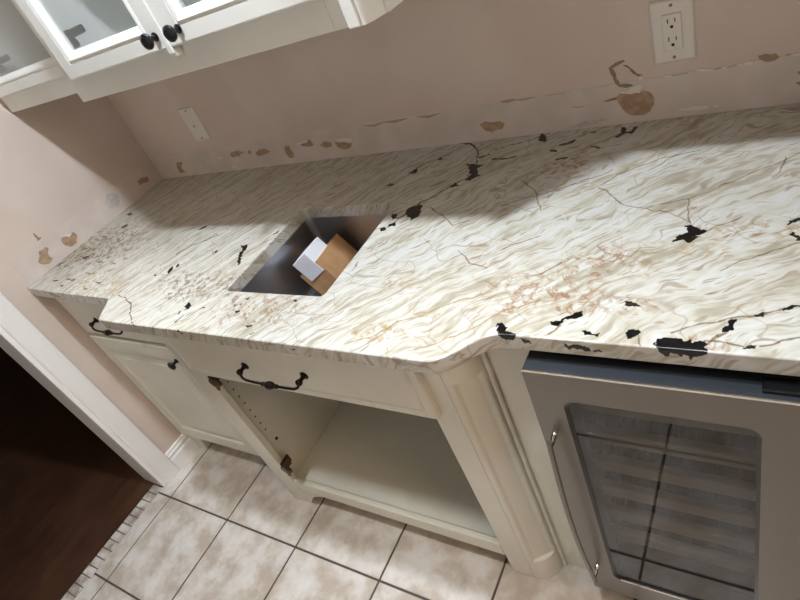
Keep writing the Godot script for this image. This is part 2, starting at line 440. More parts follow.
func noise_tex(seed_: int, freq: float, cols: Array, offs: Array, size := 512, oct := 4, type := FastNoiseLite.TYPE_SIMPLEX_SMOOTH) -> ImageTexture:
	var n := FastNoiseLite.new()
	n.seed = seed_
	n.noise_type = type
	n.frequency = freq
	n.fractal_octaves = oct
	if oct >= 5: n.fractal_gain = 0.6
	var im := n.get_seamless_image(size, size)
	var g := Gradient.new()
	g.offsets = PackedFloat32Array(offs)
	g.colors = PackedColorArray(cols)
	var out := Image.create(size, size, false, Image.FORMAT_RGB8)
	var lut := []
	for i in 256: lut.append(g.sample(i / 255.0))
	var d := im.get_data()
	for y in size:
		for x in size:
			out.set_pixel(x, y, lut[d[y * size + x]])
	out.generate_mipmaps()
	return ImageTexture.create_from_image(out)

func tri_mat(tex: Texture2D, scale: float, rough := 0.5, relief: Texture2D = null, relief_cm := 0.05) -> StandardMaterial3D:
	var m := StandardMaterial3D.new()
	m.albedo_texture = tex
	m.uv1_triplanar = true
	m.uv1_world_triplanar = true
	m.uv1_scale = Vector3.ONE * scale
	m.roughness = rough
	if relief:
		m.heightmap_enabled = true
		m.heightmap_texture = relief
		m.heightmap_scale = relief_cm
	return m

# the polished stone: streaks that swing along the slab, rust and gold zones, dark mineral spots
func stone_texture() -> ImageTexture:
	var W := 2048
	var Hh := 800
	var na := FastNoiseLite.new(); na.seed = 11; na.frequency = 1.0; na.fractal_octaves = 3
	var nb := FastNoiseLite.new(); nb.seed = 23; nb.frequency = 1.0; nb.fractal_octaves = 2
	var nc := FastNoiseLite.new(); nc.seed = 37; nc.frequency = 1.0; nc.fractal_octaves = 3; nc.fractal_type = FastNoiseLite.FRACTAL_RIDGED
	var nd := FastNoiseLite.new(); nd.seed = 51; nd.frequency = 1.0; nd.fractal_octaves = 2
	var nw := FastNoiseLite.new(); nw.seed = 5; nw.frequency = 1.0; nw.fractal_octaves = 2
	var cell := FastNoiseLite.new(); cell.seed = 71; cell.noise_type = FastNoiseLite.TYPE_CELLULAR; cell.frequency = 1.0
	cell.cellular_return_type = FastNoiseLite.RETURN_DISTANCE2_SUB; cell.fractal_type = FastNoiseLite.FRACTAL_NONE
	# primitive of the streak slope
	var slope := PackedFloat32Array(); slope.resize(W)
	var acc := 0.0
	for i in W:
		var x := STONE_W * i / W
		var an := lerpf(66.0, 37.0, clampf((x - 0.35) / 1.6, 0.0, 1.0))
		acc += tan(deg_to_rad(an)) * STONE_W / W
		slope[i] = acc
	var base := PackedFloat32Array(); base.resize(W * Hh * 3)
	var cream := Vector3(0.82, 0.785, 0.70)
	var white := Vector3(0.90, 0.89, 0.855)
	var grey := Vector3(0.68, 0.645, 0.56)
	var brown := Vector3(0.40, 0.31, 0.22)
	var gold := Vector3(0.72, 0.60, 0.42)
	var rust := Vector3(0.64, 0.50, 0.38)
	for j in Hh:
		var z := STONE_D * j / Hh
		for i in W:
			var x := STONE_W * i / W
			var w1 := nw.get_noise_2d(x * 3.2, z * 3.2)
			var w2 := nw.get_noise_2d(x * 12.0 + 40.0, z * 12.0)
			var t := (z + slope[i]) * 0.58 + w1 * 0.022 + w2 * 0.008
			var s := x * 0.8 - z * 0.5
			var a := na.get_noise_2d(t * 20.0, s * 2.2)
			var b := nb.get_noise_2d(t * 60.0, s * 4.5)
			var e := nb.get_noise_2d(t * 150.0 + 80.0, s * 15.0)
			var g := nb.get_noise_2d(t * 100.0 + 200.0, s * 34.0)
			var c := nc.get_noise_2d(t * 13.0 + 9.0, s * 2.4)
			var d := nd.get_noise_2d(x * 5.0 + w1, z * 5.0)
			var d2 := nd.get_noise_2d(x * 14.0, z * 14.0 + 7.0)
			var v := a * 0.5 + b * 0.5 + e * 0.46 + g * 0.22 + d2 * 0.2
			var col := cream.lerp(white, clampf(v * 1.35 + 0.5 + d * 0.3, 0.0, 1.0))
			col = col.lerp(grey, clampf(-v * 1.35 - 0.2 - d * 0.3, 0.0, 0.7))
			# thin darker lines along the streaks, coming and going
			var line := smoothstep(0.80, 0.95, c) * clampf(0.3 + d2 * 2.2 + d, 0.0, 1.0)
			col = col.lerp(Vector3(0.55, 0.44, 0.30), line * 0.7)
			var hair := smoothstep(0.40, 0.56, e) * clampf(0.35 + d2 * 2.0, 0.0, 1.0)
			col = col.lerp(Vector3(0.58, 0.49, 0.36), hair * 0.55)
			# net of hairline cracks
			var k := cell.get_noise_2d(x * 13.0 + w2 * 0.3 + w1 * 0.6, z * 13.0 + w1 * 0.5) + 1.0
			var crack := (1.0 - smoothstep(0.0, 0.035, k)) * clampf(d * 2.0 + 0.3, 0.0, 0.7)
			col = col.lerp(brown.lerp(gold, 0.4), crack * 0.5)
			# single tan grains, evenly strewn
			var f := nb.get_noise_2d(t * 80.0 + w2 * 0.5, s * 13.0)
			col = col.lerp(Vector3(0.64, 0.55, 0.45), smoothstep(0.42, 0.56, f) * 0.5)
			var o := (j * W + i) * 3
			base[o] = col.x; base[o + 1] = col.y; base[o + 2] = col.z
	# zones of rust and gold veinlets
	for zn in STONE_ZONES:
		var zc: Vector3 = {"r": rust, "g": gold, "f": Vector3(0.46, 0.38, 0.31)}[zn[0]]
		var i0 := maxi(0, int((zn[1] - zn[3] * 1.6) / STONE_W * W)); var i1 := mini(W - 1, int((zn[1] + zn[3] * 1.6) / STONE_W * W))
		var j0 := maxi(0, int((zn[2] - zn[4] * 1.6) / STONE_D * Hh)); var j1 := mini(Hh - 1, int((zn[2] + zn[4] * 1.6) / STONE_D * Hh))
		for j in range(j0, j1 + 1):
			for i in range(i0, i1 + 1):
				var x := STONE_W * i / W
				var z := STONE_D * j / Hh
				var r := Vector2((x - zn[1]) / zn[3], (z - zn[2]) / zn[4]).length()
				if r > 1.6: continue
				var q := nw.get_noise_2d(x * 18.0, z * 18.0)
				var k := cell.get_noise_2d(x * 60.0 + q * 2.6, z * 60.0 + q * 2.0) + 1.0
				var n2 := nd.get_noise_2d(x * 40.0, z * 40.0)
				var sh := (1.0 - smoothstep(0.45, 1.5, r + q * 0.5)) * (clampf(1.0 - k * 6.0, 0.0, 1.0) * clampf(0.5 + n2 * 1.6, 0.0, 0.8) + clampf(n2 * 1.1 - 0.1, 0.0, 0.35))
				if sh <= 0.0: continue
				var o := (j * W + i) * 3
				var col := Vector3(base[o], base[o + 1], base[o + 2]).lerp(zc, clampf(sh, 0.0, 0.8))
				base[o] = col.x; base[o + 1] = col.y; base[o + 2] = col.z
	var ink := {"k": Vector3(0.035, 0.033, 0.035), "o": Vector3(0.16, 0.12, 0.075), "b": Vector3(0.42, 0.32, 0.2), "r": rust, "g": Vector3(0.62, 0.5, 0.3), "w": Vector3(0.9, 0.88, 0.8)}
	# mineral veins traced from the photograph: each is a crooked line of its own width
	for vn in STONE_VEINS:
		var vc: Vector3 = ink[vn[0]]
		var p: Array = vn[2]
		for q in range(0, p.size() - 2, 2):
			var A := Vector2(p[q], p[q + 1]); var B := Vector2(p[q + 2], p[q + 3])
			var pad: float = vn[1] * 2.0 + 0.012
			var i0 := maxi(0, int((minf(A.x, B.x) - pad) / STONE_W * W)); var i1 := mini(W - 1, int((maxf(A.x, B.x) + pad) / STONE_W * W))
			var j0 := maxi(0, int((minf(A.y, B.y) - pad) / STONE_D * Hh)); var j1 := mini(Hh - 1, int((maxf(A.y, B.y) + pad) / STONE_D * Hh))
			for j in range(j0, j1 + 1):
				for i in range(i0, i1 + 1):
					var P := Vector2(STONE_W * i / W, STONE_D * j / Hh)
					var wob := Vector2(nd.get_noise_2d(P.x * 22.0, P.y * 22.0), nd.get_noise_2d(P.x * 22.0 + 50.0, P.y * 22.0)) * 0.0045
					var near := Geometry2D.get_closest_point_to_segment(P + wob, A, B)
					var across_vein := near.distance_to(P + wob)
					var ww: float = vn[1] * 0.62 * (1.0 + nb.get_noise_2d(P.x * 60.0, P.y * 60.0))
					var sh := 1.0 - smoothstep(ww * 0.6, ww * 1.5 + 0.0006, across_vein)
					if sh <= 0.0: continue
					var o := (j * W + i) * 3
					var col := Vector3(base[o], base[o + 1], base[o + 2]).lerp(vc, sh * (0.95 if vn[0] == "k" else 0.62))
					base[o] = col.x; base[o + 1] = col.y; base[o + 2] = col.z
	# black mineral spots traced from the photograph
	for sp in STONE_SPOTS:
		var sc: Vector3 = ink[sp[0]]
		var poly := PackedVector2Array()
		var lo := Vector2(9, 9); var hi := Vector2(-9, -9)
		for q in range(0, sp[1].size(), 2):
			var P := Vector2(sp[1][q], sp[1][q + 1])
			poly.append(P); lo = lo.min(P); hi = hi.max(P)
		lo -= Vector2.ONE * 0.012; hi += Vector2.ONE * 0.012
		for j in range(maxi(0, int(lo.y / STONE_D * Hh)), mini(Hh - 1, int(hi.y / STONE_D * Hh)) + 1):
			for i in range(maxi(0, int(lo.x / STONE_W * W)), mini(W - 1, int(hi.x / STONE_W * W)) + 1):
				var P := Vector2(STONE_W * i / W, STONE_D * j / Hh)
				var wob := Vector2(nb.get_noise_2d(P.x * 70.0, P.y * 70.0), nb.get_noise_2d(P.x * 70.0 + 30.0, P.y * 70.0)) * 0.005
				if Geometry2D.is_point_in_polygon(P + wob, poly):
					var o := (j * W + i) * 3
					var f := 1.0 + maxf(0.0, nb.get_noise_2d(P.x * 200.0, P.y * 200.0) - 0.25) * 3.0
					base[o] = sc.x * f; base[o + 1] = sc.y * f; base[o + 2] = sc.z * f
	var bytes := PackedByteArray(); bytes.resize(W * Hh * 3)
	for i in W * Hh * 3:
		bytes[i] = int(clampf(base[i] * 0.86, 0.0, 1.0) * 255.0)
	var im := Image.create_from_data(W, Hh, false, Image.FORMAT_RGB8, bytes)
	im.generate_mipmaps()
	return ImageTexture.create_from_image(im)

func make_materials() -> void:
	var paint_relief := noise_tex(3, 0.06, [Color(0, 0, 0), Color(1, 1, 1)], [0.0, 1.0], 256, 3)
	M.wall = tri_mat(noise_tex(4, 0.012, [Color8(210, 193, 179), Color8(217, 201, 188)], [0.2, 0.8], 256), 0.9, 0.62, paint_relief, 0.04)
	M.band = tri_mat(noise_tex(8, 0.02, [Color8(210, 196, 185), Color8(219, 206, 196)], [0.2, 0.8], 256), 1.6, 0.7, paint_relief, 0.05)
	M.ceiling = mat(Color8(228, 222, 212), 0.8)
	M.trim = mat(Color8(240, 237, 232), 0.32)
	M.cabinet = tri_mat(noise_tex(6, 0.01, [Color8(216, 213, 197), Color8(223, 220, 205)], [0.2, 0.8], 256), 1.2, 0.3)
	M.upper = tri_mat(noise_tex(7, 0.01, [Color8(224, 223, 215), Color8(230, 229, 221)], [0.2, 0.8], 256), 1.2, 0.3)
	M.stone = StandardMaterial3D.new()
	M.stone.albedo_texture = stone_texture()
	M.stone.roughness = 0.22
	var tile_a := noise_tex(31, 0.008, [Color8(180, 165, 149), Color8(196, 185, 171), Color8(206, 197, 186), Color8(213, 206, 197)], [0.2, 0.45, 0.6, 0.85], 1024, 6)
	var tile_bump := noise_tex(33, 0.03, [Color(0, 0, 0), Color(1, 1, 1)], [0.0, 1.0], 512, 4)
	M.tile = tri_mat(tile_a, 0.9, 0.42, tile_bump, 0.08)
	M.mosaic = tri_mat(noise_tex(35, 0.02, [Color8(150, 136, 122), Color8(190, 178, 164), Color8(214, 206, 196)], [0.2, 0.5, 0.8], 256), 2.5, 0.5)
	M.grout = mat(Color8(84, 74, 64), 0.9)
	M.wood = tri_mat(wood_texture(), 0.8, 0.42)
	M.steel = mat(Color8(132, 127, 120), 0.36, 1.0)
	M.steel_bright = mat(Color8(225, 222, 216), 0.12, 1.0)
	M.sink = mat(Color8(172, 173, 177), 0.36, 1.0)
	M.bronze = mat(Color8(38, 30, 25), 0.38, 0.7)
	M.black = mat(Color8(14, 14, 15), 0.3)
	M.cap = mat(Color8(78, 82, 88), 0.3, 0.7)
	M.black_matt = mat(Color8(16, 15, 15), 0.7)
	M.hinge = mat(Color8(92, 78, 58), 0.4, 0.8)
	M.plate = mat(Color8(226, 218, 208), 0.35)
	M.slot = mat(Color8(35, 30, 26), 0.8)
	M.cardboard = tri_mat(noise_tex(41, 0.02, [Color8(172, 130, 88), Color8(186, 144, 101)], [0.3, 0.7], 256), 4.0, 0.8)
	M.white_card = mat(Color8(226, 226, 230), 0.6)
	M.cooler_inside = mat(Color8(70, 70, 68), 0.6)
	M.rack = mat(Color8(196, 184, 166), 0.5)
	M.paper = tri_mat(noise_tex(43, 0.03, [Color8(164, 136, 108), Color8(184, 154, 126)], [0.3, 0.7], 256), 5.0, 0.9)
	M.plaster = mat(Color8(228, 219, 206), 0.9)
	M.tear = mat(Color8(176, 156, 139), 0.9)
	M.scar = mat(Color8(148, 127, 109), 0.9)
	M.dust = tri_mat(noise_tex(44, 0.05, [Color8(186, 180, 174), Color8(204, 194, 184)], [0.3, 0.7], 256), 5.0, 0.9)
	var g := StandardMaterial3D.new()
	g.albedo_color = Color(0.9, 0.94, 0.93, 0.12)
	g.transparency = BaseMaterial3D.TRANSPARENCY_ALPHA
	g.roughness = 0.03
	M.glass = g
	var sg := StandardMaterial3D.new()
	sg.albedo_color = Color(0.13, 0.135, 0.135, 0.6)
	sg.transparency = BaseMaterial3D.TRANSPARENCY_ALPHA
	sg.roughness = 0.02
	M.smoked_glass = sg
	var e := StandardMaterial3D.new()
	e.albedo_color = Color(1, 0.97, 0.92)
	e.emission_enabled = true
	e.emission = Color(1.0, 0.95, 0.88)
	e.emission_energy_multiplier = 6.0
	M.lamp_glow = e

func wood_texture() -> ImageTexture:
	var n := FastNoiseLite.new(); n.seed = 77; n.frequency = 0.01; n.fractal_octaves = 4
	var im := Image.create(512, 512, false, Image.FORMAT_RGB8)
	for y in 512:
		for x in 512:
			var v := n.get_noise_2d(x * 6.0, y * 0.5) * 0.5 + n.get_noise_2d(x * 1.2 + 300.0, y * 1.2) * 0.5
			var c := Color8(58, 37, 25).lerp(Color8(84, 56, 38), clampf(v + 0.5, 0.0, 1.0))
			im.set_pixel(x, y, c)
	im.generate_mipmaps()
	return ImageTexture.create_from_image(im)

# ------------------------------------------------------------------ build
func _ready() -> void:
	rng.seed = 7
	# camera
	var cam := Camera3D.new()
	cam.name = "camera"
	var rx := Vector3(0.82632366, -0.35030248, -0.44099589)
	var dn := Vector3(0.04733607, -0.7370555, 0.67417245)
	var fw := Vector3(-0.56120273, -0.57795966, -0.59246446)
	cam.transform = Transform3D(Basis(rx, -dn, -fw).orthonormalized(), Vector3(2.0053613, 1.52519061, 1.21579489))
	cam.fov = rad_to_deg(2.0 * atan(300.0 / 573.264))
	cam.near = 0.02
	add_child(cam)
	cam.current = true
	var we := WorldEnvironment.new()
	we.name = "environment"
	var env := Environment.new()
	env.background_mode = Environment.BG_COLOR
	env.background_color = Color(0.01, 0.01, 0.012)
	env.tonemap_mode = Environment.TONE_MAPPER_LINEAR
	env.tonemap_exposure = 1.15
	env.sdfgi_enabled = true
	env.ssao_enabled = true
	env.ssil_enabled = true
	we.environment = env
	add_child(we)
	make_materials()
	recessed_light(Vector3(1.25, CEIL, 0.675), 3.0, 0.04, 80.0, 0.1, Color(0.89, 0.94, 1.0), "round recessed ceiling light above the bar sink")
	recessed_light(Vector3(0.55, CEIL, 0.98), 1.4, 0.06, 25.0, 0.6, Color(0.94, 0.97, 1.0), "added unseen recessed fill light over the passage by the dark doorway")  # narrow fill spot, added to brighten the floor and cabinet fronts
	recessed_light(Vector3(1.75, CEIL, 0.98), 1.4, 0.06, 25.0, 0.6, Color(0.94, 0.97, 1.0), "added unseen recessed fill light over the passage by the kitchen doorway")  # second added fill spot, brightens the floor and the cooler side
	kitchen_fill(Vector3(3.3, CEIL - 0.06, 1.3), 0.95)
	build_shell()
	build_floor()
	build_countertop()
	build_sink()
	build_left_base()
	build_sink_base()
	build_wine_cooler()
	build_uppers()
	build_plates()
	build_carton()

func recessed_light(p: Vector3, energy: float, size: float, cone: float, soft: float, tint: Color, label: String) -> void:
	var t := thing("recessed_light", label, "light")  # shared by the sink light and the two added passage fills
	var st := new_st()
	lathe(st, p, Vector3.DOWN, [[0.055, -0.0], [0.058, 0.004], [0.085, 0.006], [0.09, 0.0]], 32)
	obj("trim_ring", st, M.trim, t)
	st = new_st()
	lathe(st, p, Vector3.DOWN, [[0.0, 0.002], [0.055, 0.002], [0.055, 0.0]], 28)
	obj("lens", st, M.lamp_glow, t)
	var l := SpotLight3D.new()
	l.name = "bulb"
	l.light_color = tint
	l.light_energy = energy
	l.light_size = size
	l.spot_angle = cone
	l.spot_angle_attenuation = soft
	l.spot_range = 9.0
	l.spot_attenuation = 2.0
	l.shadow_enabled = true
	l.position = p + Vector3(0, -0.012, 0)
	l.rotation_degrees = Vector3(-90, 0, 0)
	t.add_child(l)

func kitchen_fill(p: Vector3, energy: float) -> void:
	var t := thing("added_kitchen_light", "added unseen fill light panel in the neighbouring kitchen", "light")  # invented lamp out of view, added for warm fill from the right
	box_obj("housing", p + Vector3(-0.32, 0.03, -0.32), p + Vector3(0.32, 0.06, 0.32), M.trim, t)
	box_obj("diffuser", p + Vector3(-0.3, 0.012, -0.3), p + Vector3(0.3, 0.03, 0.3), M.lamp_glow, t)
	var l := AreaLight3D.new()
	l.name = "fill_panel"
	l.area_size = Vector2(0.6, 0.6)
	l.light_color = Color(1.0, 0.80, 0.56)
	l.light_energy = energy
	l.area_range = 9.0
	l.area_attenuation = 2.0
	l.shadow_enabled = true
	l.position = p
	l.rotation_degrees = Vector3(-90, 0, 0)
	t.add_child(l)

func marks(list: Array, parent: Node3D, left: bool) -> void:
	var kinds := {"p": ["torn_paper_patch", M.paper], "w": ["plaster_chip", M.plaster], "h": ["scar", M.scar], "l": ["paint_tear", M.tear], "d": ["plaster_smear", M.dust]}
	var lift := 0.0
	for mk in list:
		var poly := PackedVector2Array()
		for q in range(0, mk[1].size(), 2): poly.append(Vector2(mk[1][q], mk[1][q + 1]))
		# ragged outline
		var fine := PackedVector2Array()
		for i in poly.size():
			var a := poly[i]; var b := poly[(i + 1) % poly.size()]
			fine.append(a)
			var d := b - a
			if d.length() > 0.008:
				fine.append(a + d * 0.5 + Vector2(-d.y, d.x) * rng.randf_range(-0.1, 0.1))
		if Geometry2D.triangulate_polygon(fine).is_empty(): fine = poly
		if left:
			for i in fine.size(): fine[i].x = -fine[i].x
		var st := new_st()
		lift = fmod(lift + 0.00007, 0.0006)
		slab_poly(st, fine, 0.0, 0.0011 + lift + (0.0008 if mk[0] == "w" else 0.0))
		var o := obj(kinds[mk[0]][0], st, kinds[mk[0]][1], parent)
		if left: o.rotation_degrees.y = 90

func build_shell() -> void:
	var T := 0.12
	var w := structure("wall_back", "taupe painted back wall with bare strip above the stone counter", "wall")
	box_obj("plaster_face", Vector3(-T, 0, -T), Vector3(RIGHT + T, CEIL, 0), M.wall, w, 0.0)
	var st := new_st()
	# bare strip where the old splash was taken off, its top edge a little uneven
	var poly := PackedVector2Array([Vector2(0, H - 0.03), Vector2(RIGHT, H - 0.03)])
	for i in 60: poly.append(Vector2(RIGHT * (1.0 - i / 59.0), 1.008 + rng.randf_range(-0.0012, 0.0012)))
	slab_poly(st, poly, 0.0, 0.0009)
	obj("bare_strip", st, M.band, w)
	marks(BACK_WALL_MARKS, w, false)
	w = structure("wall_left", "pinkish taupe left wall with bare strip and doorway", "wall")
	box_obj("plaster_face", Vector3(-T, 0, 0), Vector3(0, CEIL, 0.765), M.wall, w, 0.0)
	box_obj("header", Vector3(-T, 2.08, 0.765), Vector3(0, CEIL, 1.75), M.wall, w, 0.0)
	box_obj("far_pier", Vector3(-T, 0, 1.75), Vector3(0, CEIL, 2.0), M.wall, w, 0.0)
	st = new_st()
	poly = PackedVector2Array([Vector2(-0.62, H - 0.03), Vector2(0, H - 0.03)])
	for i in 20: poly.append(Vector2(-0.62 * i / 19.0, 1.000 + rng.randf_range(-0.001, 0.001)))
	slab_poly(st, poly, 0.0, 0.0009)
	var o := obj("bare_strip", st, M.band, w)
	o.rotation_degrees.y = 90
	marks(LEFT_WALL_MARKS, w, true)
	w = structure("wall_right", "taupe right wall with doorway to the kitchen", "wall")
	box_obj("plaster_face", Vector3(RIGHT, 0, 0), Vector3(RIGHT + T, CEIL, 0.765), M.wall, w, 0.0)
	box_obj("header", Vector3(RIGHT, 2.08, 0.765), Vector3(RIGHT + T, CEIL, 1.75), M.wall, w, 0.0)
	box_obj("far_pier", Vector3(RIGHT, 0, 1.75), Vector3(RIGHT + T, CEIL, 2.0), M.wall, w, 0.0)
	w = structure("wall_front", "taupe wall opposite the counter", "wall")
	box_obj("plaster_face", Vector3(-T, 0, 2.0), Vector3(RIGHT + T, CEIL, 2.0 + T), M.wall, w, 0.0)
	w = structure("ceiling", "white painted ceiling above the counter", "ceiling")
	box_obj("ceiling_board", Vector3(-4.0, CEIL, -1.2), Vector3(5.0, CEIL + T, 3.6), M.ceiling, w, 0.0)
	# kitchen side and dining side rooms
	w = structure("wall_kitchen", "taupe walls of the neighbouring kitchen", "wall")
	box_obj("plaster_face", Vector3(4.8, 0, -1.0), Vector3(4.92, CEIL, 3.4), M.wall, w, 0.0)
	box_obj("plaster_face", Vector3(RIGHT + T, 0, -1.12), Vector3(4.92, CEIL, -1.0), M.wall, w, 0.0)
	box_obj("plaster_face", Vector3(RIGHT + T, 0, 3.4), Vector3(4.92, CEIL, 3.52), M.wall, w, 0.0)
	box_obj("plaster_face", Vector3(RIGHT, 0, 2.12), Vector3(RIGHT + T, CEIL, 3.52), M.wall, w, 0.0)
	box_obj("plaster_face", Vector3(RIGHT, 0, -1.12), Vector3(RIGHT + T, CEIL, -T), M.wall, w, 0.0)
	w = structure("wall_dining", "walls of the unlit room beyond the doorway", "wall")
	box_obj("plaster_face", Vector3(-3.72, 0, -1.0), Vector3(-3.6, CEIL, 3.4), M.wall, w, 0.0)
	box_obj("plaster_face", Vector3(-3.72, 0, -1.12), Vector3(-T, CEIL, -1.0), M.wall, w, 0.0)
	box_obj("plaster_face", Vector3(-3.72, 0, 3.4), Vector3(-T, CEIL, 3.52), M.wall, w, 0.0)
	box_obj("plaster_face", Vector3(-T, 0, 2.12), Vector3(0, CEIL, 3.52), M.wall, w, 0.0)
	box_obj("plaster_face", Vector3(-T, 0, -1.12), Vector3(0, CEIL, -T), M.wall, w, 0.0)
	# door casing and jamb
	w = structure("trim_1", "white painted door casing and jamb beside the dark doorway", "door trim")
	casing("casing", 0.698, 0.768, 0.0, w)
	st = new_st()
	bevel_box(st, Vector3(-0.128, 0, 0.765), Vector3(0.006, 2.07, 0.784), 0.002)
	obj("jamb", st, M.trim, w)
	box_obj("far_casing", Vector3(0, 0, 1.747), Vector3(0.018, 2.08, 1.817), M.trim, w, 0.004)
	box_obj("far_jamb", Vector3(-0.128, 0, 1.731), Vector3(0.006, 2.07, 1.75), M.trim, w, 0.002)
	box_obj("head_casing", Vector3(0, 2.06, 0.698), Vector3(0.018, 2.13, 1.817), M.trim, w, 0.004)
	box_obj("head_jamb", Vector3(-0.128, 2.06, 0.765), Vector3(0.0, 2.08, 1.75), M.trim, w, 0.002)
	# baseboard between the cabinet and the casing
	w = structure("baseboard_left", "white moulded baseboard between base cabinet and door casing", "baseboard")
	st = new_st()
	var prof := [Vector2(0, 0.096), Vector2(0.006, 0.096), Vector2(0.008, 0.092), Vector2(0.0075, 0.084), Vector2(0.011, 0.080), Vector2(0.011, 0.070), Vector2(0.008, 0.066), Vector2(0.013, 0.058), Vector2(0.014, 0.05), Vector2(0.014, 0.0)]
	for i in prof.size() - 1:
		var a: Vector2 = prof[i]; var b: Vector2 = prof[i + 1]
		var e := b - a
		quad(st, Vector3(a.x, a.y, 0.55), Vector3(b.x, b.y, 0.55), Vector3(b.x, b.y, 0.699), Vector3(a.x, a.y, 0.699), Vector3(-e.y, e.x, 0))
	obj("moulding", st, M.trim, w)

func casing(called: String, z0: float, z1: float, x: float, parent: Node3D) -> void:
	var st := new_st()
	var prof := [Vector2(x, z0), Vector2(x + 0.014, z0 + 0.002), Vector2(x + 0.017, z0 + 0.006), Vector2(x + 0.0185, z0 + 0.02), Vector2(x + 0.0185, z1 - 0.012), Vector2(x + 0.016, z1 - 0.008), Vector2(x + 0.0165, z1 - 0.003), Vector2(x + 0.014, z1), Vector2(x, z1)]
	plan_solid(st, PackedVector2Array(prof), 0.0, 2.07)
	obj(called, st, M.trim, parent)

func build_floor() -> void:
	var f := structure("floor", "beige mottled ceramic tile floor with dark grout", "floor")
	box_obj("grout_bed", Vector3(-0.07, -0.08, -0.05), Vector3(2.9, -0.0028, 2.02), M.grout, f, 0.0)
	var g := 0.0033
	var proto: Mesh = null
	for j in range(-2, 4):
		var z0 := TILE_Z + TILE * j
		for i in range(-1, 7):
			var x0 := TILE_X + TILE * i
			var z1 := minf(z0 + TILE, 2.0)
			if z1 - z0 < TILE - 0.001:
				box_obj("tile", Vector3(x0 + g, -0.012, z0 + g), Vector3(x0 + TILE - g, 0, z1 - g), M.tile, f, 0.0016)
				continue
			if proto == null:
				var st := new_st()
				bevel_box(st, Vector3(g, -0.012, g), Vector3(TILE - g, 0, TILE - g), 0.0016)
				proto = st.commit()
			var o := mesh_obj("tile", proto, M.tile, f)
			o.position = Vector3(x0, rng.randf_range(-0.0004, 0.0002), z0)
	# narrow border pieces beside the mosaic strip
	for j in range(-1, 4):
		var z0 := TILE_Z + TILE * j
		box_obj("border_tile", Vector3(-0.0055, -0.012, z0 + g), Vector3(TILE_X - TILE - g * 0.8, -0.0002, minf(z0 + TILE, 2.0) - g), M.tile, f, 0.0014)
	var mst := new_st()
	bevel_box(mst, Vector3(-0.0655, -0.01, 0.0013), Vector3(-0.0085, -0.0006, 0.0327), 0.0022)
	var mm := mst.commit()
	for k in 29:
		var o := mesh_obj("mosaic_tile", mm, M.mosaic, f)
		o.position = Vector3(rng.randf_range(-0.001, 0.001), rng.randf_range(-0.0006, 0.0004), 0.7865 + 0.034 * k)
	# the same tiles run on through the doorway into the kitchen
	box_obj("grout_bed", Vector3(RIGHT + 0.12, -0.08, -1.1), Vector3(4.9, -0.0029, 3.5), M.grout, f, 0.0)
	for j in range(-5, 8):
		for i in range(6, 13):
			if i == 6 and j >= -2 and j < 4: continue
			var o := mesh_obj("tile", proto, M.tile, f)
			o.position = Vector3(TILE_X + TILE * i, 0.0, TILE_Z + TILE * j)
	var d := structure("floor_dining", "dark brown wood floor of the unlit room beyond the doorway", "floor")
	box_obj("boards", Vector3(-3.7, -0.08, -1.1), Vector3(-0.07, -0.001, 3.5), M.wood, d, 0.0)

# counter outline from left to right along the front, (x, z)
func counter_front() -> Array:
	var p := []
	p.append(Vector2(0.001, 0.634))
	p.append(Vector2(0.2, 0.6415))
	p.append(Vector2(0.47, 0.6475))
	p.append_array(s_curve(Vector2(0.49, 0.648), Vector2(0.562, 0.7245), true))
	p.append(Vector2(0.62, 0.7262))
	p.append(Vector2(1.05, 0.7265))
	p.append(Vector2(1.50, 0.7265))
	var r := s_curve(Vector2(1.632, 0.6555), Vector2(1.535, 0.7265), false)
	r.reverse()
	p.append_array(r)
	p.append(Vector2(1.66, 0.654))
	p.append(Vector2(RIGHT - 0.001, 0.6525))
	return p

# soft S from the recessed front to the bumped-out front
func s_curve(a: Vector2, b: Vector2, _l: bool) -> Array:
	var out := []
	for i in 13:
		var t := i / 12.0
		var zt := t * t * (3.0 - 2.0 * t)
		out.append(Vector2(lerpf(a.x, b.x, t), lerpf(a.y, b.y, zt)))
	return out

const SX0 := 0.925
const SX1 := 1.225
const SZ0 := 0.264
const SZ1 := 0.592

func stone_vert(st: SurfaceTool, p: Vector3, n: Vector3, uv: Vector2) -> void:
	st.set_normal(n)
	st.set_uv(Vector2(uv.x / STONE_W, uv.y / STONE_D))
	st.add_vertex(p)

func stone_quad(st: SurfaceTool, p: Array, n: Array, uv: Array) -> void:
	var g: Vector3 = (p[1] - p[0]).cross(p[2] - p[0])
	var idx := [0, 2, 1, 0, 3, 2]
	if g.dot(n[0] + n[2]) < 0.0: idx = [0, 1, 2, 0, 2, 3]
	for i in idx: stone_vert(st, p[i], n[i], uv[i])

# edge strip with eased top and bottom; loop of points with outward normals
func stone_edge(st: SurfaceTool, pts: Array, nrm: Array, r: float) -> void:
	var prof := []     # [inset, y, normal blend up]
	for i in 5:
		var a := PI / 2.0 * (1.0 - i / 4.0)
		prof.append([r * (1.0 - cos(a)), H - r * (1.0 - sin(a)), a])
	for i in 5:
		var a := -PI / 2.0 * i / 4.0
		prof.append([r * (1.0 - cos(a)), H - SLAB + r * (1.0 + sin(a)), a])
	for i in pts.size() - 1:
		for k in prof.size() - 1:
			var P := []; var N := []; var U := []
			for q in [[i, k], [i + 1, k], [i + 1, k + 1], [i, k + 1]]:
				var pp: Vector2 = pts[q[0]]; var nn: Vector2 = nrm[q[0]]; var pr: Array = prof[q[1]]
				var h: Vector2 = pp - nn * pr[0]
				P.append(Vector3(h.x, pr[1], h.y))
				N.append(Vector3(nn.x * cos(pr[2]), sin(pr[2]), nn.y * cos(pr[2])))
				U.append(pp + nn * (H - pr[1]))
			stone_quad(st, P, N, U)

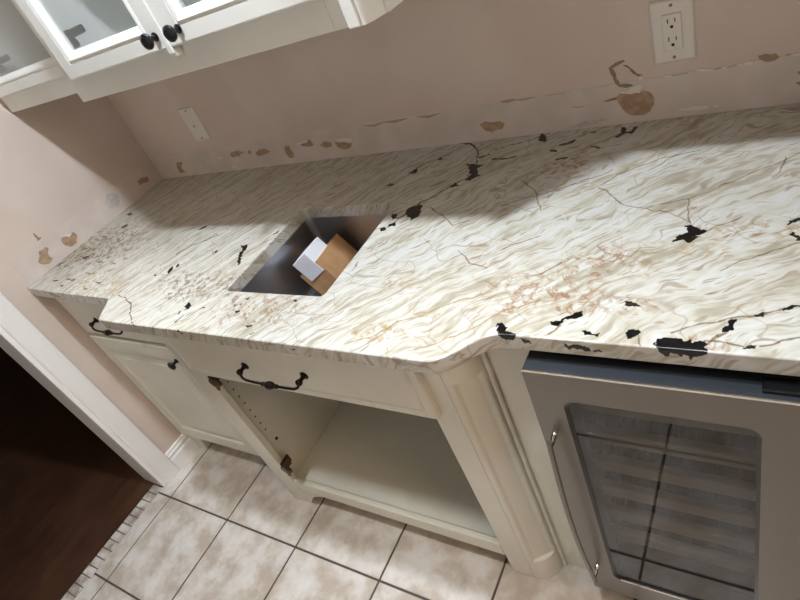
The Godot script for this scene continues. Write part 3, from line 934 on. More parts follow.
func plan_normals(pts: Array, closed: bool) -> Array:
	var out := []
	var n := pts.size()
	for i in n:
		var a: Vector2 = pts[(i - 1 + n) % n] if closed else pts[maxi(i - 1, 0)]
		var b: Vector2 = pts[(i + 1) % n] if closed else pts[mini(i + 1, n - 1)]
		var e := (b - a).normalized()
		out.append(Vector2(-e.y, e.x))
	return out

func build_countertop() -> void:
	var st := new_st()
	var front := counter_front()
	var nrm := plan_normals(front, false)
	var r := 0.0032
	var inset := []
	for i in front.size(): inset.append(front[i] - nrm[i] * r)
	stone_edge(st, front, nrm, r)
	# sink cut-out, corners rounded a little
	var hole := []
	var cr := 0.012
	for c in [[SX0 + cr, SZ0 + cr, PI], [SX1 - cr, SZ0 + cr, 1.5 * PI], [SX1 - cr, SZ1 - cr, 0.0], [SX0 + cr, SZ1 - cr, 0.5 * PI]]:
		for k in 5:
			var a: float = c[2] + PI / 2.0 * k / 4.0
			hole.append(Vector2(c[0] + cos(a) * cr, c[1] + sin(a) * cr))
	var hn := plan_normals(hole, true)
	for i in hole.size(): hn[i] = hn[i] * 1.0
	var cen := Vector2((SX0 + SX1) / 2, (SZ0 + SZ1) / 2)
	for i in hole.size():
		if hn[i].dot(cen - hole[i]) < 0.0: hn[i] = -hn[i]
	var rim := []
	var hr := 0.0025
	for i in hole.size(): rim.append(hole[i] - hn[i] * hr)
	var hl := hole.duplicate(); hl.append(hole[0])
	var hnl := hn.duplicate(); hnl.append(hn[0])
	stone_edge(st, hl, hnl, hr)
	# top and bottom in a left and a right half around the hole
	var mid := cen.x
	var left := PackedVector2Array(); var right := PackedVector2Array()
	for i in inset.size():
		if inset[i].x < mid: left.append(inset[i])
	var zf: float = 0.7265 - r
	left.append(Vector2(mid, zf))
	left.append(Vector2(mid, SZ1 + hr))
	var lh := []
	for p in rim:
		if p.x < mid: lh.append(p)
	lh.sort_custom(func(a, b): return atan2(a.y - cen.y, -(a.x - cen.x)) > atan2(b.y - cen.y, -(b.x - cen.x)))
	for p in lh: left.append(p)
	left.append(Vector2(mid, SZ0 - hr)); left.append(Vector2(mid, 0.001)); left.append(Vector2(0.001, 0.001))
	right.append(Vector2(mid, zf))
	for i in inset.size():
		if inset[i].x > mid: right.append(inset[i])
	right.append(Vector2(RIGHT - 0.001, 0.001)); right.append(Vector2(mid, 0.001)); right.append(Vector2(mid, SZ0 - hr))
	var rh := []
	for p in rim:
		if p.x > mid: rh.append(p)
	rh.sort_custom(func(a, b): return atan2(a.y - cen.y, a.x - cen.x) < atan2(b.y - cen.y, b.x - cen.x))
	for p in rh: right.append(p)
	right.append(Vector2(mid, SZ1 + hr))
	for pl in [left, right]:
		var idx := Geometry2D.triangulate_polygon(pl)
		if idx.is_empty(): print("STONE TOP FAILED")
		for i in range(0, idx.size(), 3):
			for y in [H, H - SLAB]:
				var tr := [pl[idx[i]], pl[idx[i + 1]], pl[idx[i + 2]]]
				var P := []
				for q in tr: P.append(Vector3(q.x, y, q.y))
				var gg: Vector3 = (P[1] - P[0]).cross(P[2] - P[0])
				var up := Vector3.UP if y == H else Vector3.DOWN
				var order := [0, 2, 1] if gg.dot(up) > 0.0 else [0, 1, 2]
				for k in order: stone_vert(st, P[k], up, tr[k])
	var o := obj("granite_countertop", st, M.stone)
	tag(o, "cream granite countertop with black mineral spots and a bumped-out front", "countertop")

func build_sink() -> void:
	var t := thing("bar_sink", "small rectangular stainless undermount sink holding a carton", "sink")
	var st := new_st()
	var top := H - SLAB - 0.0005
	var bot := 0.719
	var x0 := SX0 - 0.004; var x1 := SX1 + 0.004; var z0 := SZ0 - 0.004; var z1 := SZ1 + 0.004
	var th := 0.0015
	var loops := []
	for lv in [[top, 0.0, 0.018], [bot + 0.022, 0.004, 0.02], [bot + 0.012, 0.007, 0.022], [bot + 0.005, 0.013, 0.026], [bot + 0.001, 0.022, 0.03], [bot, 0.034, 0.034]]:
		loops.append([lv[0], round_rect(x0 + lv[1], z0 + lv[1], x1 - lv[1], z1 - lv[1], lv[2])])
	var cen := Vector3((x0 + x1) / 2, 0.9, (z0 + z1) / 2)
	var up_n := []
	for li in loops.size() - 1:
		var A: Array = loops[li][1]; var B: Array = loops[li + 1][1]
		for k in A.size():
			var k2: int = (k + 1) % A.size()
			var P := [Vector3(A[k].x, loops[li][0], A[k].y), Vector3(A[k2].x, loops[li][0], A[k2].y), Vector3(B[k2].x, loops[li + 1][0], B[k2].y), Vector3(B[k].x, loops[li + 1][0], B[k].y)]
			quad(st, P[0], P[1], P[2], P[3], cen - (P[0] + P[2]) * 0.5)
	var fl: Array = loops[-1][1]
	for k in fl.size():
		tri(st, Vector3(cen.x, bot - 0.002, cen.z), Vector3(fl[k].x, bot, fl[k].y), Vector3(fl[(k + 1) % fl.size()].x, bot, fl[(k + 1) % fl.size()].y), Vector3.UP)
	# outer skin and flange
	var O := round_rect(x0 - th, z0 - th, x1 + th, z1 + th, 0.02)
	for k in O.size():
		var a: Vector2 = O[k]; var b: Vector2 = O[(k + 1) % O.size()]
		quad(st, Vector3(a.x, bot - 0.004, a.y), Vector3(b.x, bot - 0.004, b.y), Vector3(b.x, top, b.y), Vector3(a.x, top, a.y), Vector3(a.x - cen.x, 0, a.y - cen.z))
		tri(st, Vector3(cen.x, bot - 0.004, cen.z), Vector3(a.x, bot - 0.004, a.y), Vector3(b.x, bot - 0.004, b.y), Vector3.DOWN)
	var F := round_rect(x0 - 0.018, z0 - 0.018, x1 + 0.018, z1 + 0.018, 0.03)
	var L0: Array = loops[0][1]
	for k in F.size():
		var k2: int = (k + 1) % F.size()
		quad(st, Vector3(F[k].x, top, F[k].y), Vector3(F[k2].x, top, F[k2].y), Vector3(L0[k2].x, top, L0[k2].y), Vector3(L0[k].x, top, L0[k].y), Vector3.UP)
	obj("basin", st, M.sink, t)
	st = new_st()
	lathe(st, Vector3(cen.x, bot - 0.0015, cen.z), Vector3.UP, [[0.045, 0.0], [0.043, 0.003], [0.034, 0.002], [0.03, -0.001], [0.0, -0.0012]], 24)
	obj("drain", st, M.steel_bright, t)

func round_rect(x0: float, z0: float, x1: float, z1: float, r: float) -> Array:
	var out := []
	for c in [[x1 - r, z1 - r, 0.0], [x0 + r, z1 - r, 0.5 * PI], [x0 + r, z0 + r, PI], [x1 - r, z0 + r, 1.5 * PI]]:
		for k in 7:
			var a: float = c[2] + PI / 2.0 * k / 6.0
			out.append(Vector2(c[0] + cos(a) * r, c[1] + sin(a) * r))
	return out

# bail pull: two posts, a hanging bail with a turned middle
func bail_pull(parent: Node3D, cx: float, cy: float, z: float, span: float) -> void:
	var hs := span / 2.0
	var st := new_st()
	var pts := []
	for q in [[-1.0, 0.0, 0.02], [-0.99, -0.005, 0.024], [-0.93, -0.011, 0.0275], [-0.82, -0.0155, 0.029], [-0.6, -0.017, 0.0295], [0.0, -0.0175, 0.030], [0.6, -0.017, 0.0295], [0.82, -0.0155, 0.029], [0.93, -0.011, 0.0275], [0.99, -0.005, 0.024], [1.0, 0.0, 0.02]]:
		pts.append(Vector3(cx + q[0] * hs, cy + q[1], z + q[2]))
	tube(st, pts, 0.0032, 10)
	lathe(st, Vector3(cx - 0.026, cy - 0.0173, z + 0.03), Vector3.RIGHT, [[0.0, 0.0], [0.0045, 0.001], [0.0055, 0.005], [0.0042, 0.009], [0.0062, 0.013], [0.009, 0.02], [0.0098, 0.026], [0.009, 0.032], [0.0062, 0.039], [0.0042, 0.043], [0.0055, 0.047], [0.0045, 0.051], [0.0, 0.052]], 14)
	var h := obj("handle", st, M.bronze, parent)
	for s in [-1.0, 1.0]:
		st = new_st()
		lathe(st, Vector3(cx + s * hs, cy, z), Vector3.BACK, [[0.011, 0.0], [0.011, 0.002], [0.007, 0.004], [0.0048, 0.008], [0.0045, 0.014], [0.007, 0.017], [0.0085, 0.021], [0.0075, 0.025], [0.004, 0.0275], [0.0, 0.028]], 14)
		# thing > part > sub-part is the deepest level: the post lies under the drawer with the bail
		obj("handle_post", st, M.bronze, parent)

func knob(parent: Node3D, p: Vector3) -> void:
	var st := new_st()
	lathe(st, p, Vector3.BACK, [[0.0085, 0.0], [0.0085, 0.002], [0.005, 0.004], [0.0046, 0.013], [0.008, 0.016], [0.0135, 0.0185], [0.015, 0.022], [0.0142, 0.0255], [0.009, 0.0285], [0.0, 0.0295]], 20)
	obj("knob", st, M.black, parent)

# raised panel front, facing +z
func raised_front(called: String, x0: float, y0: float, x1: float, y1: float, zb: float, zf: float, stile: float, parent: Node3D, m: Material) -> MeshInstance3D:
	var st := new_st()
	rings(st, x0, y0, x1, y1, [[0.0, 0.0, zb], [0.0, 0.0, zf - 0.004], [0.001, 0.001, zf - 0.0012], [0.004, 0.004, zf],
		[stile, stile, zf], [stile + 0.002, stile + 0.002, zf - 0.001], [stile + 0.005, stile + 0.005, zf - 0.0065], [stile + 0.012, stile + 0.012, zf - 0.009],
		[stile + 0.018, stile + 0.018, zf - 0.009], [stile + 0.042, stile + 0.042, zf - 0.0025], [stile + 0.044, stile + 0.044, zf - 0.001]])
	quad(st, Vector3(x0, y0, zb), Vector3(x1, y0, zb), Vector3(x1, y1, zb), Vector3(x0, y1, zb), Vector3.FORWARD)
	return obj(called, st, m, parent)

func build_left_base() -> void:
	var t := thing("base_cabinet", "off-white base cabinet with one drawer and one door against the left wall", "cabinet")
	var zf := 0.583
	var xr := 0.60
	box_obj("side_panel", Vector3(0.002, 0.10, 0.01), Vector3(0.02, 0.882, zf - 0.02), M.cabinet, t)
	box_obj("side_panel", Vector3(xr - 0.02, 0.10, 0.01), Vector3(xr - 0.002, 0.882, zf - 0.02), M.cabinet, t)
	box_obj("bottom_panel", Vector3(0.02, 0.10, 0.01), Vector3(xr - 0.02, 0.118, zf - 0.02), M.cabinet, t)
	var st := new_st()
	bevel_box(st, Vector3(0.002, 0.10, zf - 0.02), Vector3(0.045, 0.882, zf), 0.001)
	bevel_box(st, Vector3(0.47, 0.10, zf - 0.02), Vector3(xr - 0.002, 0.882, zf), 0.001)
	bevel_box(st, Vector3(0.045, 0.85, zf - 0.02), Vector3(0.47, 0.882, zf), 0.001)
	bevel_box(st, Vector3(0.045, 0.655, zf - 0.02), Vector3(0.47, 0.69, zf), 0.001)
	bevel_box(st, Vector3(0.045, 0.10, zf - 0.02), Vector3(0.47, 0.135, zf), 0.001)
	obj("face_frame", st, M.cabinet, t)
	st = new_st()
	rings(st, 0.022, 0.683, 0.492, 0.866, [[0, 0, zf + 0.0003], [0, 0, zf + 0.013], [0.002, 0.002, zf + 0.0162], [0.008, 0.008, zf + 0.0165], [0.011, 0.011, zf + 0.0185], [0.014, 0.014, zf + 0.019]])
	var d := obj("drawer", st, M.cabinet, t)
	bail_pull(d, 0.268, 0.760, zf + 0.019, 0.175)
	d = raised_front("door", 0.014, 0.107, 0.492, 0.668, zf + 0.0003, zf + 0.019, 0.055, t, M.cabinet)
	knob(d, Vector3(0.462, 0.612, zf + 0.019))
	box_obj("toe_kick", Vector3(0.002, 0.0, zf - 0.09), Vector3(xr - 0.002, 0.10, zf - 0.075), M.cabinet, t)
	st = new_st()
	slab_poly(st, PackedVector2Array([Vector2(0.002, 0.0), Vector2(0.072, 0.0), Vector2(0.078, 0.03), Vector2(0.092, 0.07), Vector2(0.10, 0.0995), Vector2(0.002, 0.0995)]), zf - 0.03, zf + 0.004)
	obj("foot", st, M.cabinet, t)

# rounded fluted corner post; plan arc from (x, zf) turning back towards +x (dir = 1) or -x
func corner_post(parent: Node3D, cx: float, cz: float, rx: float, rz: float, dir: float, y0: float, y1: float, fy0: float, fy1: float, m: Material, called := "corner_post") -> void:
	var st := new_st()
	var N := 24
	var outer := []; var inner := []; var on := []; var inn := []
	for i in N + 1:
		var a := PI / 2.0 * i / N
		var d := Vector2(sin(a) * dir, cos(a))
		outer.append(Vector2(cx, cz) + Vector2(d.x * rx, d.y * rz))
		on.append(Vector2(d.x / rx, d.y / rz).normalized())
		var deep := 0.0
		var u := float(i) / N
		if u > 0.14 and u < 0.86: deep = 0.008 * clampf(minf(u - 0.14, 0.86 - u) * 14.0, 0.0, 1.0)
		# a shallow hollow in the flute
		if u > 0.22 and u < 0.78: deep += 0.004 * sin((u - 0.22) / 0.56 * PI)
		inner.append(outer[i] - on[i] * deep)
	inn = plan_normals(inner, false)
	for i in inn.size():
		if inn[i].dot(on[i]) < 0.0: inn[i] = -inn[i]
	plan_strip(st, outer, y0, fy0, on)
	plan_strip(st, outer, fy1, y1, on)
	plan_strip(st, inner, fy0, fy1, inn)
	for i in N:
		for y in [fy0, fy1]:
			var a: Vector2 = outer[i]; var b: Vector2 = outer[i + 1]; var c: Vector2 = inner[i + 1]; var d: Vector2 = inner[i]
			quad(st, Vector3(a.x, y, a.y), Vector3(b.x, y, b.y), Vector3(c.x, y, c.y), Vector3(d.x, y, d.y), Vector3.UP if y == fy0 else Vector3.DOWN)
		for y in [y0, y1]:
			tri(st, Vector3(cx, y, cz), Vector3(outer[i].x, y, outer[i].y), Vector3(outer[i + 1].x, y, outer[i + 1].y), Vector3.DOWN if y == y0 else Vector3.UP)
	# flat returns so that the post is closed at its back
	quad(st, Vector3(cx, y0, cz), Vector3(cx + dir * rx, y0, cz), Vector3(cx + dir * rx, y1, cz), Vector3(cx, y1, cz), Vector3.FORWARD)
	quad(st, Vector3(cx, y0, cz), Vector3(cx, y0, cz + rz), Vector3(cx, y1, cz + rz), Vector3(cx, y1, cz), Vector3(-dir, 0, 0))
	obj(called, st, m, parent)

func build_sink_base() -> void:
	var t := thing("sink_cabinet", "off-white sink base cabinet with its doors taken off", "cabinet")
	var zf := 0.662
	var xl := 0.698; var xr := 1.430
	var sl := 0.626; var sr := 1.492
	var top := 0.8815
	box_obj("stile", Vector3(sl, 0.0, zf - 0.02), Vector3(xl, top, zf), M.cabinet, t, 0.0012)
	box_obj("stile", Vector3(xr, 0.0, zf - 0.02), Vector3(sr - 0.002, top, zf), M.cabinet, t, 0.0012)
	box_obj("top_rail", Vector3(xl, 0.845, zf - 0.02), Vector3(xr, top, zf), M.cabinet, t, 0.001)
	box_obj("middle_rail", Vector3(xl, 0.655, zf - 0.02), Vector3(xr, 0.70, zf), M.cabinet, t, 0.001)
	# bottom rail with a rounded upper edge, shaped foot at its left end
	var st := new_st()
	bevel_box(st, Vector3(xl, 0.0775, zf - 0.02), Vector3(xr, 0.138, zf - 0.001), 0.0055)
	obj("bottom_rail", st, M.cabinet, t)
	st = new_st()
	slab_poly(st, PackedVector2Array([Vector2(xl - 0.001, 0.0), Vector2(0.704, 0.002), Vector2(0.716, 0.022), Vector2(0.735, 0.05), Vector2(0.765, 0.070), Vector2(0.79, 0.079), Vector2(xl - 0.001, 0.079)]), zf - 0.019, zf - 0.001)
	obj("foot", st, M.cabinet, t)
	box_obj("toe_kick", Vector3(sl, 0.0, zf - 0.10), Vector3(sr, 0.10, zf - 0.085), M.cabinet, t)
	# inside
	box_obj("side_panel", Vector3(xl - 0.038, 0.09, 0.02), Vector3(xl - 0.02, 0.69, zf - 0.021), M.cabinet, t)
	box_obj("side_panel", Vector3(xr + 0.02, 0.09, 0.02), Vector3(xr + 0.038, 0.69, zf - 0.021), M.cabinet, t)
	box_obj("back_panel", Vector3(xl - 0.038, 0.09, 0.004), Vector3(xr + 0.038, 0.69, 0.02), M.cabinet, t)
	box_obj("shelf_floor", Vector3(xl - 0.02, 0.10, 0.02), Vector3(xr + 0.02, 0.12, zf - 0.021), M.cabinet, t)
	for k in 8:
		st = new_st()
		lathe(st, Vector3(xl - 0.02, 0.345 + k * 0.032, 0.615), Vector3.RIGHT, [[0.003, 0.0], [0.003, 0.0006], [0.0, 0.0007]], 8)
		obj("shelf_pin_hole", st, M.slot, t)
	st = new_st()
	lathe(st, Vector3(xl - 0.02, 0.285, 0.605), Vector3.RIGHT, [[0.006, 0.0], [0.006, 0.0008], [0.0, 0.001]], 10)
	obj("screw_hole", st, M.slot, t)
	# false drawer front
	st = new_st()
	rings(st, 0.676, 0.682, 1.452, 0.866, [[0, 0, zf + 0.0003], [0, 0, zf + 0.013], [0.002, 0.002, zf + 0.0165], [0.018, 0.018, zf + 0.0175], [0.022, 0.022, zf + 0.015], [0.026, 0.026, zf + 0.018], [0.03, 0.03, zf + 0.019]])
	var d := obj("drawer_front", st, M.cabinet, t)
	bail_pull(d, 1.049, 0.759, zf + 0.019, 0.19)
	# hinges left on the stile
	for y in [0.632, 0.212]:
		st = new_st()
		bevel_box(st, Vector3(xl - 0.002, y - 0.016, zf - 0.042), Vector3(xl + 0.005, y + 0.016, zf - 0.002), 0.0015)
		bevel_box(st, Vector3(xl + 0.003, y - 0.009, zf - 0.03), Vector3(xl + 0.020, y + 0.011, zf + 0.006), 0.003)
		var hh := obj("hinge", st, M.hinge, t)
		st = new_st()
		lathe(st, Vector3(xl + 0.026, y, zf - 0.004), Vector3.BACK, [[0.0, 0.0], [0.017, 0.0], [0.0175, 0.008], [0.012, 0.012], [0.0, 0.0125]], 18)
		bevel_box(st, Vector3(xl + 0.02, y - 0.026, zf + 0.004), Vector3(xl + 0.032, y + 0.026, zf + 0.008), 0.0015)
		obj("hinge_cup", st, M.hinge, hh)
	# corner posts, beads and the filler beside the wine cooler
	corner_post(t, sr, 0.606, 0.058, 0.056, 1.0, 0.0, top, 0.095, 0.775, M.cabinet)
	corner_post(t, sl, 0.606, 0.026, 0.056, -1.0, 0.0, top, 0.095, 0.775, M.cabinet)
	st = new_st()
	tube(st, [Vector3(1.5555, 0.0, 0.6045), Vector3(1.5555, top, 0.6045)], 0.0058, 12)
	tube(st, [Vector3(1.4925, 0.0, 0.6605), Vector3(1.4925, top, 0.6605)], 0.0018, 8)
	obj("bead", st, M.cabinet, t)
	box_obj("filler", Vector3(1.556, 0.0, 0.575), Vector3(1.648, top, 0.6005), M.cabinet, t, 0.001)

func build_wine_cooler() -> void:
	var t := thing("wine_cooler", "stainless wine cooler with smoked glass door under the counter", "wine cooler")
	var x0 := 1.664; var x1 := 2.044
	var zf := 0.676; var zb := 0.632
	var y0 := 0.112; var y1 := 0.860
	# case, open to the front
	box_obj("case_side", Vector3(x0 + 0.002, 0.03, 0.06), Vector3(x0 + 0.03, 0.855, zb - 0.002), M.black_matt, t)
	box_obj("case_side", Vector3(x1 - 0.03, 0.03, 0.06), Vector3(x1 - 0.002, 0.855, zb - 0.002), M.black_matt, t)
	box_obj("case_top", Vector3(x0 + 0.002, 0.83, 0.06), Vector3(x1 - 0.002, 0.855, zb - 0.002), M.black_matt, t)
	box_obj("case_back", Vector3(x0 + 0.03, 0.1, 0.06), Vector3(x1 - 0.03, 0.83, 0.09), M.cooler_inside, t)
	box_obj("case_bottom", Vector3(x0 + 0.002, 0.03, 0.06), Vector3(x1 - 0.002, 0.13, zb - 0.06), M.black_matt, t)
	# door frame
	var gx := 0.053
	var st := new_st()
	var outer := round_loop(x0, y0, x1, y1, 0.002)
	var inn := round_loop(x0 + gx, y0 + 0.075, x1 - 0.06, y1 - 0.062, 0.02)
	var n := outer.size()
	for k in n:
		var k2 := (k + 1) % n
		var a: Vector2 = outer[k]; var b: Vector2 = outer[k2]; var c: Vector2 = inn[k2]; var d: Vector2 = inn[k]
		quad(st, Vector3(a.x, a.y, zf), Vector3(b.x, b.y, zf), Vector3(c.x, c.y, zf), Vector3(d.x, d.y, zf), Vector3.BACK)
		quad(st, Vector3(a.x, a.y, zb), Vector3(b.x, b.y, zb), Vector3(c.x, c.y, zb), Vector3(d.x, d.y, zb), Vector3.FORWARD)
		var co := Vector3((x0 + x1) / 2, (y0 + y1) / 2, zf)
		quad(st, Vector3(a.x, a.y, zb), Vector3(b.x, b.y, zb), Vector3(b.x, b.y, zf), Vector3(a.x, a.y, zf), Vector3(a.x + b.x, a.y + b.y, 0) * 0.5 - Vector3(co.x, co.y, 0))
	var door := obj("door", st, M.steel, t)
	# polished edge along the door's top
	box_obj("top_edge", Vector3(x0, y1 - 0.0018, zf - 0.003), Vector3(x1, y1 + 0.0016, zf + 0.0006), M.steel_bright, door, 0.0005)
	box_obj("top_cap", Vector3(x0 + 0.001, y1 - 0.001, zb + 0.001), Vector3(x1 - 0.001, y1 + 0.0016, zf - 0.0035), M.cap, door, 0.0005)
	# black gasket ring and the pane
	st = new_st()
	var in2 := round_loop(x0 + gx + 0.006, y0 + 0.081, x1 - 0.066, y1 - 0.068, 0.016)
	for k in n:
		var k2 := (k + 1) % n
		var a: Vector2 = inn[k]; var b: Vector2 = inn[k2]; var c: Vector2 = in2[k2]; var d: Vector2 = in2[k]
		quad(st, Vector3(a.x, a.y, zf), Vector3(b.x, b.y, zf), Vector3(c.x, c.y, zf - 0.004), Vector3(d.x, d.y, zf - 0.004), Vector3.BACK)
		quad(st, Vector3(c.x, c.y, zf - 0.004), Vector3(d.x, d.y, zf - 0.004), Vector3(d.x, d.y, zb), Vector3(c.x, c.y, zb), Vector3((x0 + x1) / 2 - c.x, (y0 + y1) / 2 - c.y, 0))
	obj("gasket", st, M.black, door)
	st = new_st()
	var pl := PackedVector2Array(round_loop(x0 + gx + 0.005, y0 + 0.08, x1 - 0.065, y1 - 0.067, 0.016))
	var idx := Geometry2D.triangulate_polygon(pl)
	for i in range(0, idx.size(), 3):
		tri(st, Vector3(pl[idx[i]].x, pl[idx[i]].y, zf - 0.005), Vector3(pl[idx[i + 1]].x, pl[idx[i + 1]].y, zf - 0.005), Vector3(pl[idx[i + 2]].x, pl[idx[i + 2]].y, zf - 0.005), Vector3.BACK)
	var pane := obj("glass_pane", st, M.smoked_glass, door)
	pane.set_meta("label", "smoked glass pane")
	# bright strip below the pane
	box_obj("lower_bead", Vector3(x0 + gx + 0.014, y0 + 0.0735, zf - 0.003), Vector3(x1 - 0.075, y0 + 0.0795, zf + 0.001), M.steel_bright, door, 0.001)
	# bowed handle
	st = new_st()
	var hx := x0 + 0.022
	var pts := []
	for i in 21:
		var u := i / 20.0
		pts.append(Vector3(hx, lerpf(0.712, 0.208, u), zf + 0.026 + 0.016 * sin(u * PI)))
	tube(st, pts, 0.0048, 12)
	var hd := obj("handle", st, M.steel, door)
	hd.set_meta("label", "slim bowed metal handle")
	for y in [0.70, 0.222]:
		st = new_st()
		lathe(st, Vector3(hx, y, zf), Vector3.BACK, [[0.0062, 0.0], [0.0055, 0.003], [0.005, 0.026], [0.0, 0.027]], 12)
		obj("standoff", st, M.steel_bright, hd)
	# hinge plate on top, toe grille
	box_obj("hinge_plate", Vector3(x1 - 0.062, y1 + 0.0005, zf - 0.034), Vector3(x1 - 0.004, y1 + 0.008, zf - 0.010), M.black, t, 0.0015)
	st = new_st()
	bevel_box(st, Vector3(x0 + 0.004, 0.012, zb - 0.05), Vector3(x1 - 0.004, 0.104, zb - 0.04), 0.001)
	obj("toe_grille", st, M.black_matt, t)
	for k in 5:
		box_obj("grille_slat", Vector3(x0 + 0.02, 0.026 + k * 0.015, zb - 0.041), Vector3(x1 - 0.02, 0.032 + k * 0.015, zb - 0.036), M.black, t, 0.001)
	for x in [x0 + 0.03, x1 - 0.05]:
		box_obj("foot", Vector3(x, 0.0, zb - 0.09), Vector3(x + 0.02, 0.03, zb - 0.07), M.black, t)
	# shelves with pale fronts
	for k in 6:
		var y := 0.215 + k * 0.092
		st = new_st()
		bevel_box(st, Vector3(x0 + 0.034, y, zb - 0.05), Vector3(x1 - 0.034, y + 0.034, zb - 0.032), 0.002)
		var sh := obj("shelf", st, M.rack, t)
		st = new_st()
		for q in 7:
			bevel_box(st, Vector3(x0 + 0.04 + q * 0.048, y + 0.004, 0.1), Vector3(x0 + 0.048 + q * 0.048, y + 0.010, zb - 0.05), 0.001)
		obj("shelf_wires", st, M.black, sh)

func round_loop(x0: float, y0: float, x1: float, y1: float, r: float) -> Array:
	return round_rect(x0, y0, x1, y1, r)

func glass_door(parent: Node3D, x0: float, y0: float, x1: float, y1: float, zb: float, sx: float, sy: float) -> MeshInstance3D:
	var zf := zb + 0.019
	var st := new_st()
	rings(st, x0, y0, x1, y1, [[sx, sy, zb], [0.0, 0.0, zb]], false)
	rings(st, x0, y0, x1, y1, [[0.0, 0.0, zb], [0.0, 0.0, zf - 0.004], [0.001, 0.001, zf - 0.0012], [0.004, 0.004, zf],
		[sx - 0.022, sy - 0.022, zf], [sx - 0.020, sy - 0.020, zf - 0.002], [sx - 0.018, sy - 0.018, zf], [sx - 0.014, sy - 0.014, zf + 0.0015], [sx - 0.009, sy - 0.009, zf - 0.0005], [sx - 0.003, sy - 0.003, zf - 0.006], [sx, sy, zf - 0.009], [sx, sy, zb]], false)
	var d := obj("door", st, M.upper, parent)
	st = new_st()
	bevel_box(st, Vector3(x0 + sx - 0.004, y0 + sy - 0.004, zb + 0.004), Vector3(x1 - sx + 0.004, y1 - sy + 0.004, zb + 0.0075), 0.0)
	var p := obj("glass_pane", st, M.glass, d)
	p.set_meta("label", "clear glass pane")
	return d

func cup_hinge(parent: Node3D, x: float, y: float, z: float, s: float) -> void:
	var st := new_st()
	# cup arm reaching back from the stile, and its mounting foot below
	bevel_box(st, Vector3(minf(x, x + s * 0.014), y - 0.006, z - 0.075), Vector3(maxf(x, x + s * 0.014), y + 0.012, z - 0.022), 0.003)
	bevel_box(st, Vector3(minf(x, x + s * 0.010), y - 0.026, z - 0.045), Vector3(maxf(x, x + s * 0.010), y - 0.008, z - 0.022), 0.003)
	bevel_box(st, Vector3(minf(x + s * 0.002, x + s * 0.030), y - 0.010, z - 0.03), Vector3(maxf(x + s * 0.002, x + s * 0.030), y + 0.014, z - 0.003), 0.003)
	obj("hinge", st, M.hinge, parent)

func upper_box(t: Node3D, x0: float, x1: float, zf: float) -> void:
	var y0 := 1.348; var y1 := 2.30
	var th := 0.018
	box_obj("side_panel", Vector3(x0, y0, 0.003), Vector3(x0 + th, y1, zf - 0.02), M.upper, t)
	box_obj("side_panel", Vector3(x1 - th, y0, 0.003), Vector3(x1, y1, zf - 0.02), M.upper, t)
	box_obj("bottom_panel", Vector3(x0 + th, y0 + 0.022, 0.003), Vector3(x1 - th, y0 + 0.04, zf - 0.02), M.upper, t)
	box_obj("top_panel", Vector3(x0 + th, y1 - th, 0.003), Vector3(x1 - th, y1, zf - 0.02), M.upper, t)
	box_obj("back_panel", Vector3(x0 + th, y0 + 0.04, 0.003), Vector3(x1 - th, y1 - th, 0.012), M.upper, t)
	for y in [1.68, 1.99]:
		box_obj("shelf", Vector3(x0 + th, y, 0.012), Vector3(x1 - th, y + 0.018, zf - 0.06), M.upper, t)

func build_uppers() -> void:
	# middle unit, two glass doors, standing proud of its neighbours
	var t := thing("wall_cabinet", "white wall cabinet with two glass doors and black knobs, above the sink", "cabinet")
	var zf := 0.427
	var x0 := 0.602; var x1 := 1.51
	var y0 := 1.348; var y1 := 2.30
	upper_box(t, x0, 1.478, zf - 0.005)
	var st := new_st()
	box_obj("stile", Vector3(x0, y0, zf - 0.02), Vector3(0.655, y1, zf), M.upper, t)
	box_obj("stile", Vector3(1.385, y0, zf - 0.02), Vector3(1.423, y1, zf), M.upper, t)
	box_obj("bottom_rail", Vector3(0.655, y0, zf - 0.02), Vector3(1.385, 1.425, zf), M.upper, t)
	box_obj("top_rail", Vector3(0.655, y1 - 0.06, zf - 0.02), Vector3(1.385, y1, zf), M.upper, t)
	var d := glass_door(t, 0.647, 1.4015, 1.017, 2.26, zf + 0.0005, 0.060, 0.052)
	knob(d, Vector3(0.997, 1.428, zf + 0.0195))
	cup_hinge(t, 0.655, 1.478, zf - 0.0, 1.0)
	d = glass_door(t, 1.023, 1.4015, 1.404, 2.26, zf + 0.0005, 0.068, 0.052)
	knob(d, Vector3(1.068, 1.428, zf + 0.0195))
	cup_hinge(t, 1.385, 1.478, zf, -1.0)
	st = new_st()
	bevel_box(st, Vector3(1.012, 1.392, zf + 0.0195), Vector3(1.028, 2.26, zf + 0.0245), 0.002)
	bevel_box(st, Vector3(1.015, 1.384, zf + 0.001), Vector3(1.025, 1.40, zf + 0.0225), 0.002)
	obj("astragal", st, M.upper, t)
	box_obj("pilaster", Vector3(1.4225, y0, zf - 0.02), Vector3(1.447, y1, zf + 0.0165), M.upper, t, 0.002)
	corner_post(t, 1.4475, 0.312, 0.032, 0.128, 1.0, y0, y1, 1.44, 2.2, M.upper)
	# left unit
	t = thing("wall_cabinet", "white wall cabinet with one glass door, in the corner by the left wall", "cabinet")
	zf = 0.309
	upper_box(t, 0.002, 0.60, zf)
	upper_front(t, 0.002, 0.60, zf, true)
	t = thing("wall_cabinet", "white wall cabinet with one glass door, above the double socket", "cabinet")
	zf = 0.29
	upper_box(t, 1.482, RIGHT - 0.002, zf)
	upper_front(t, 1.482, RIGHT - 0.002, zf, false)

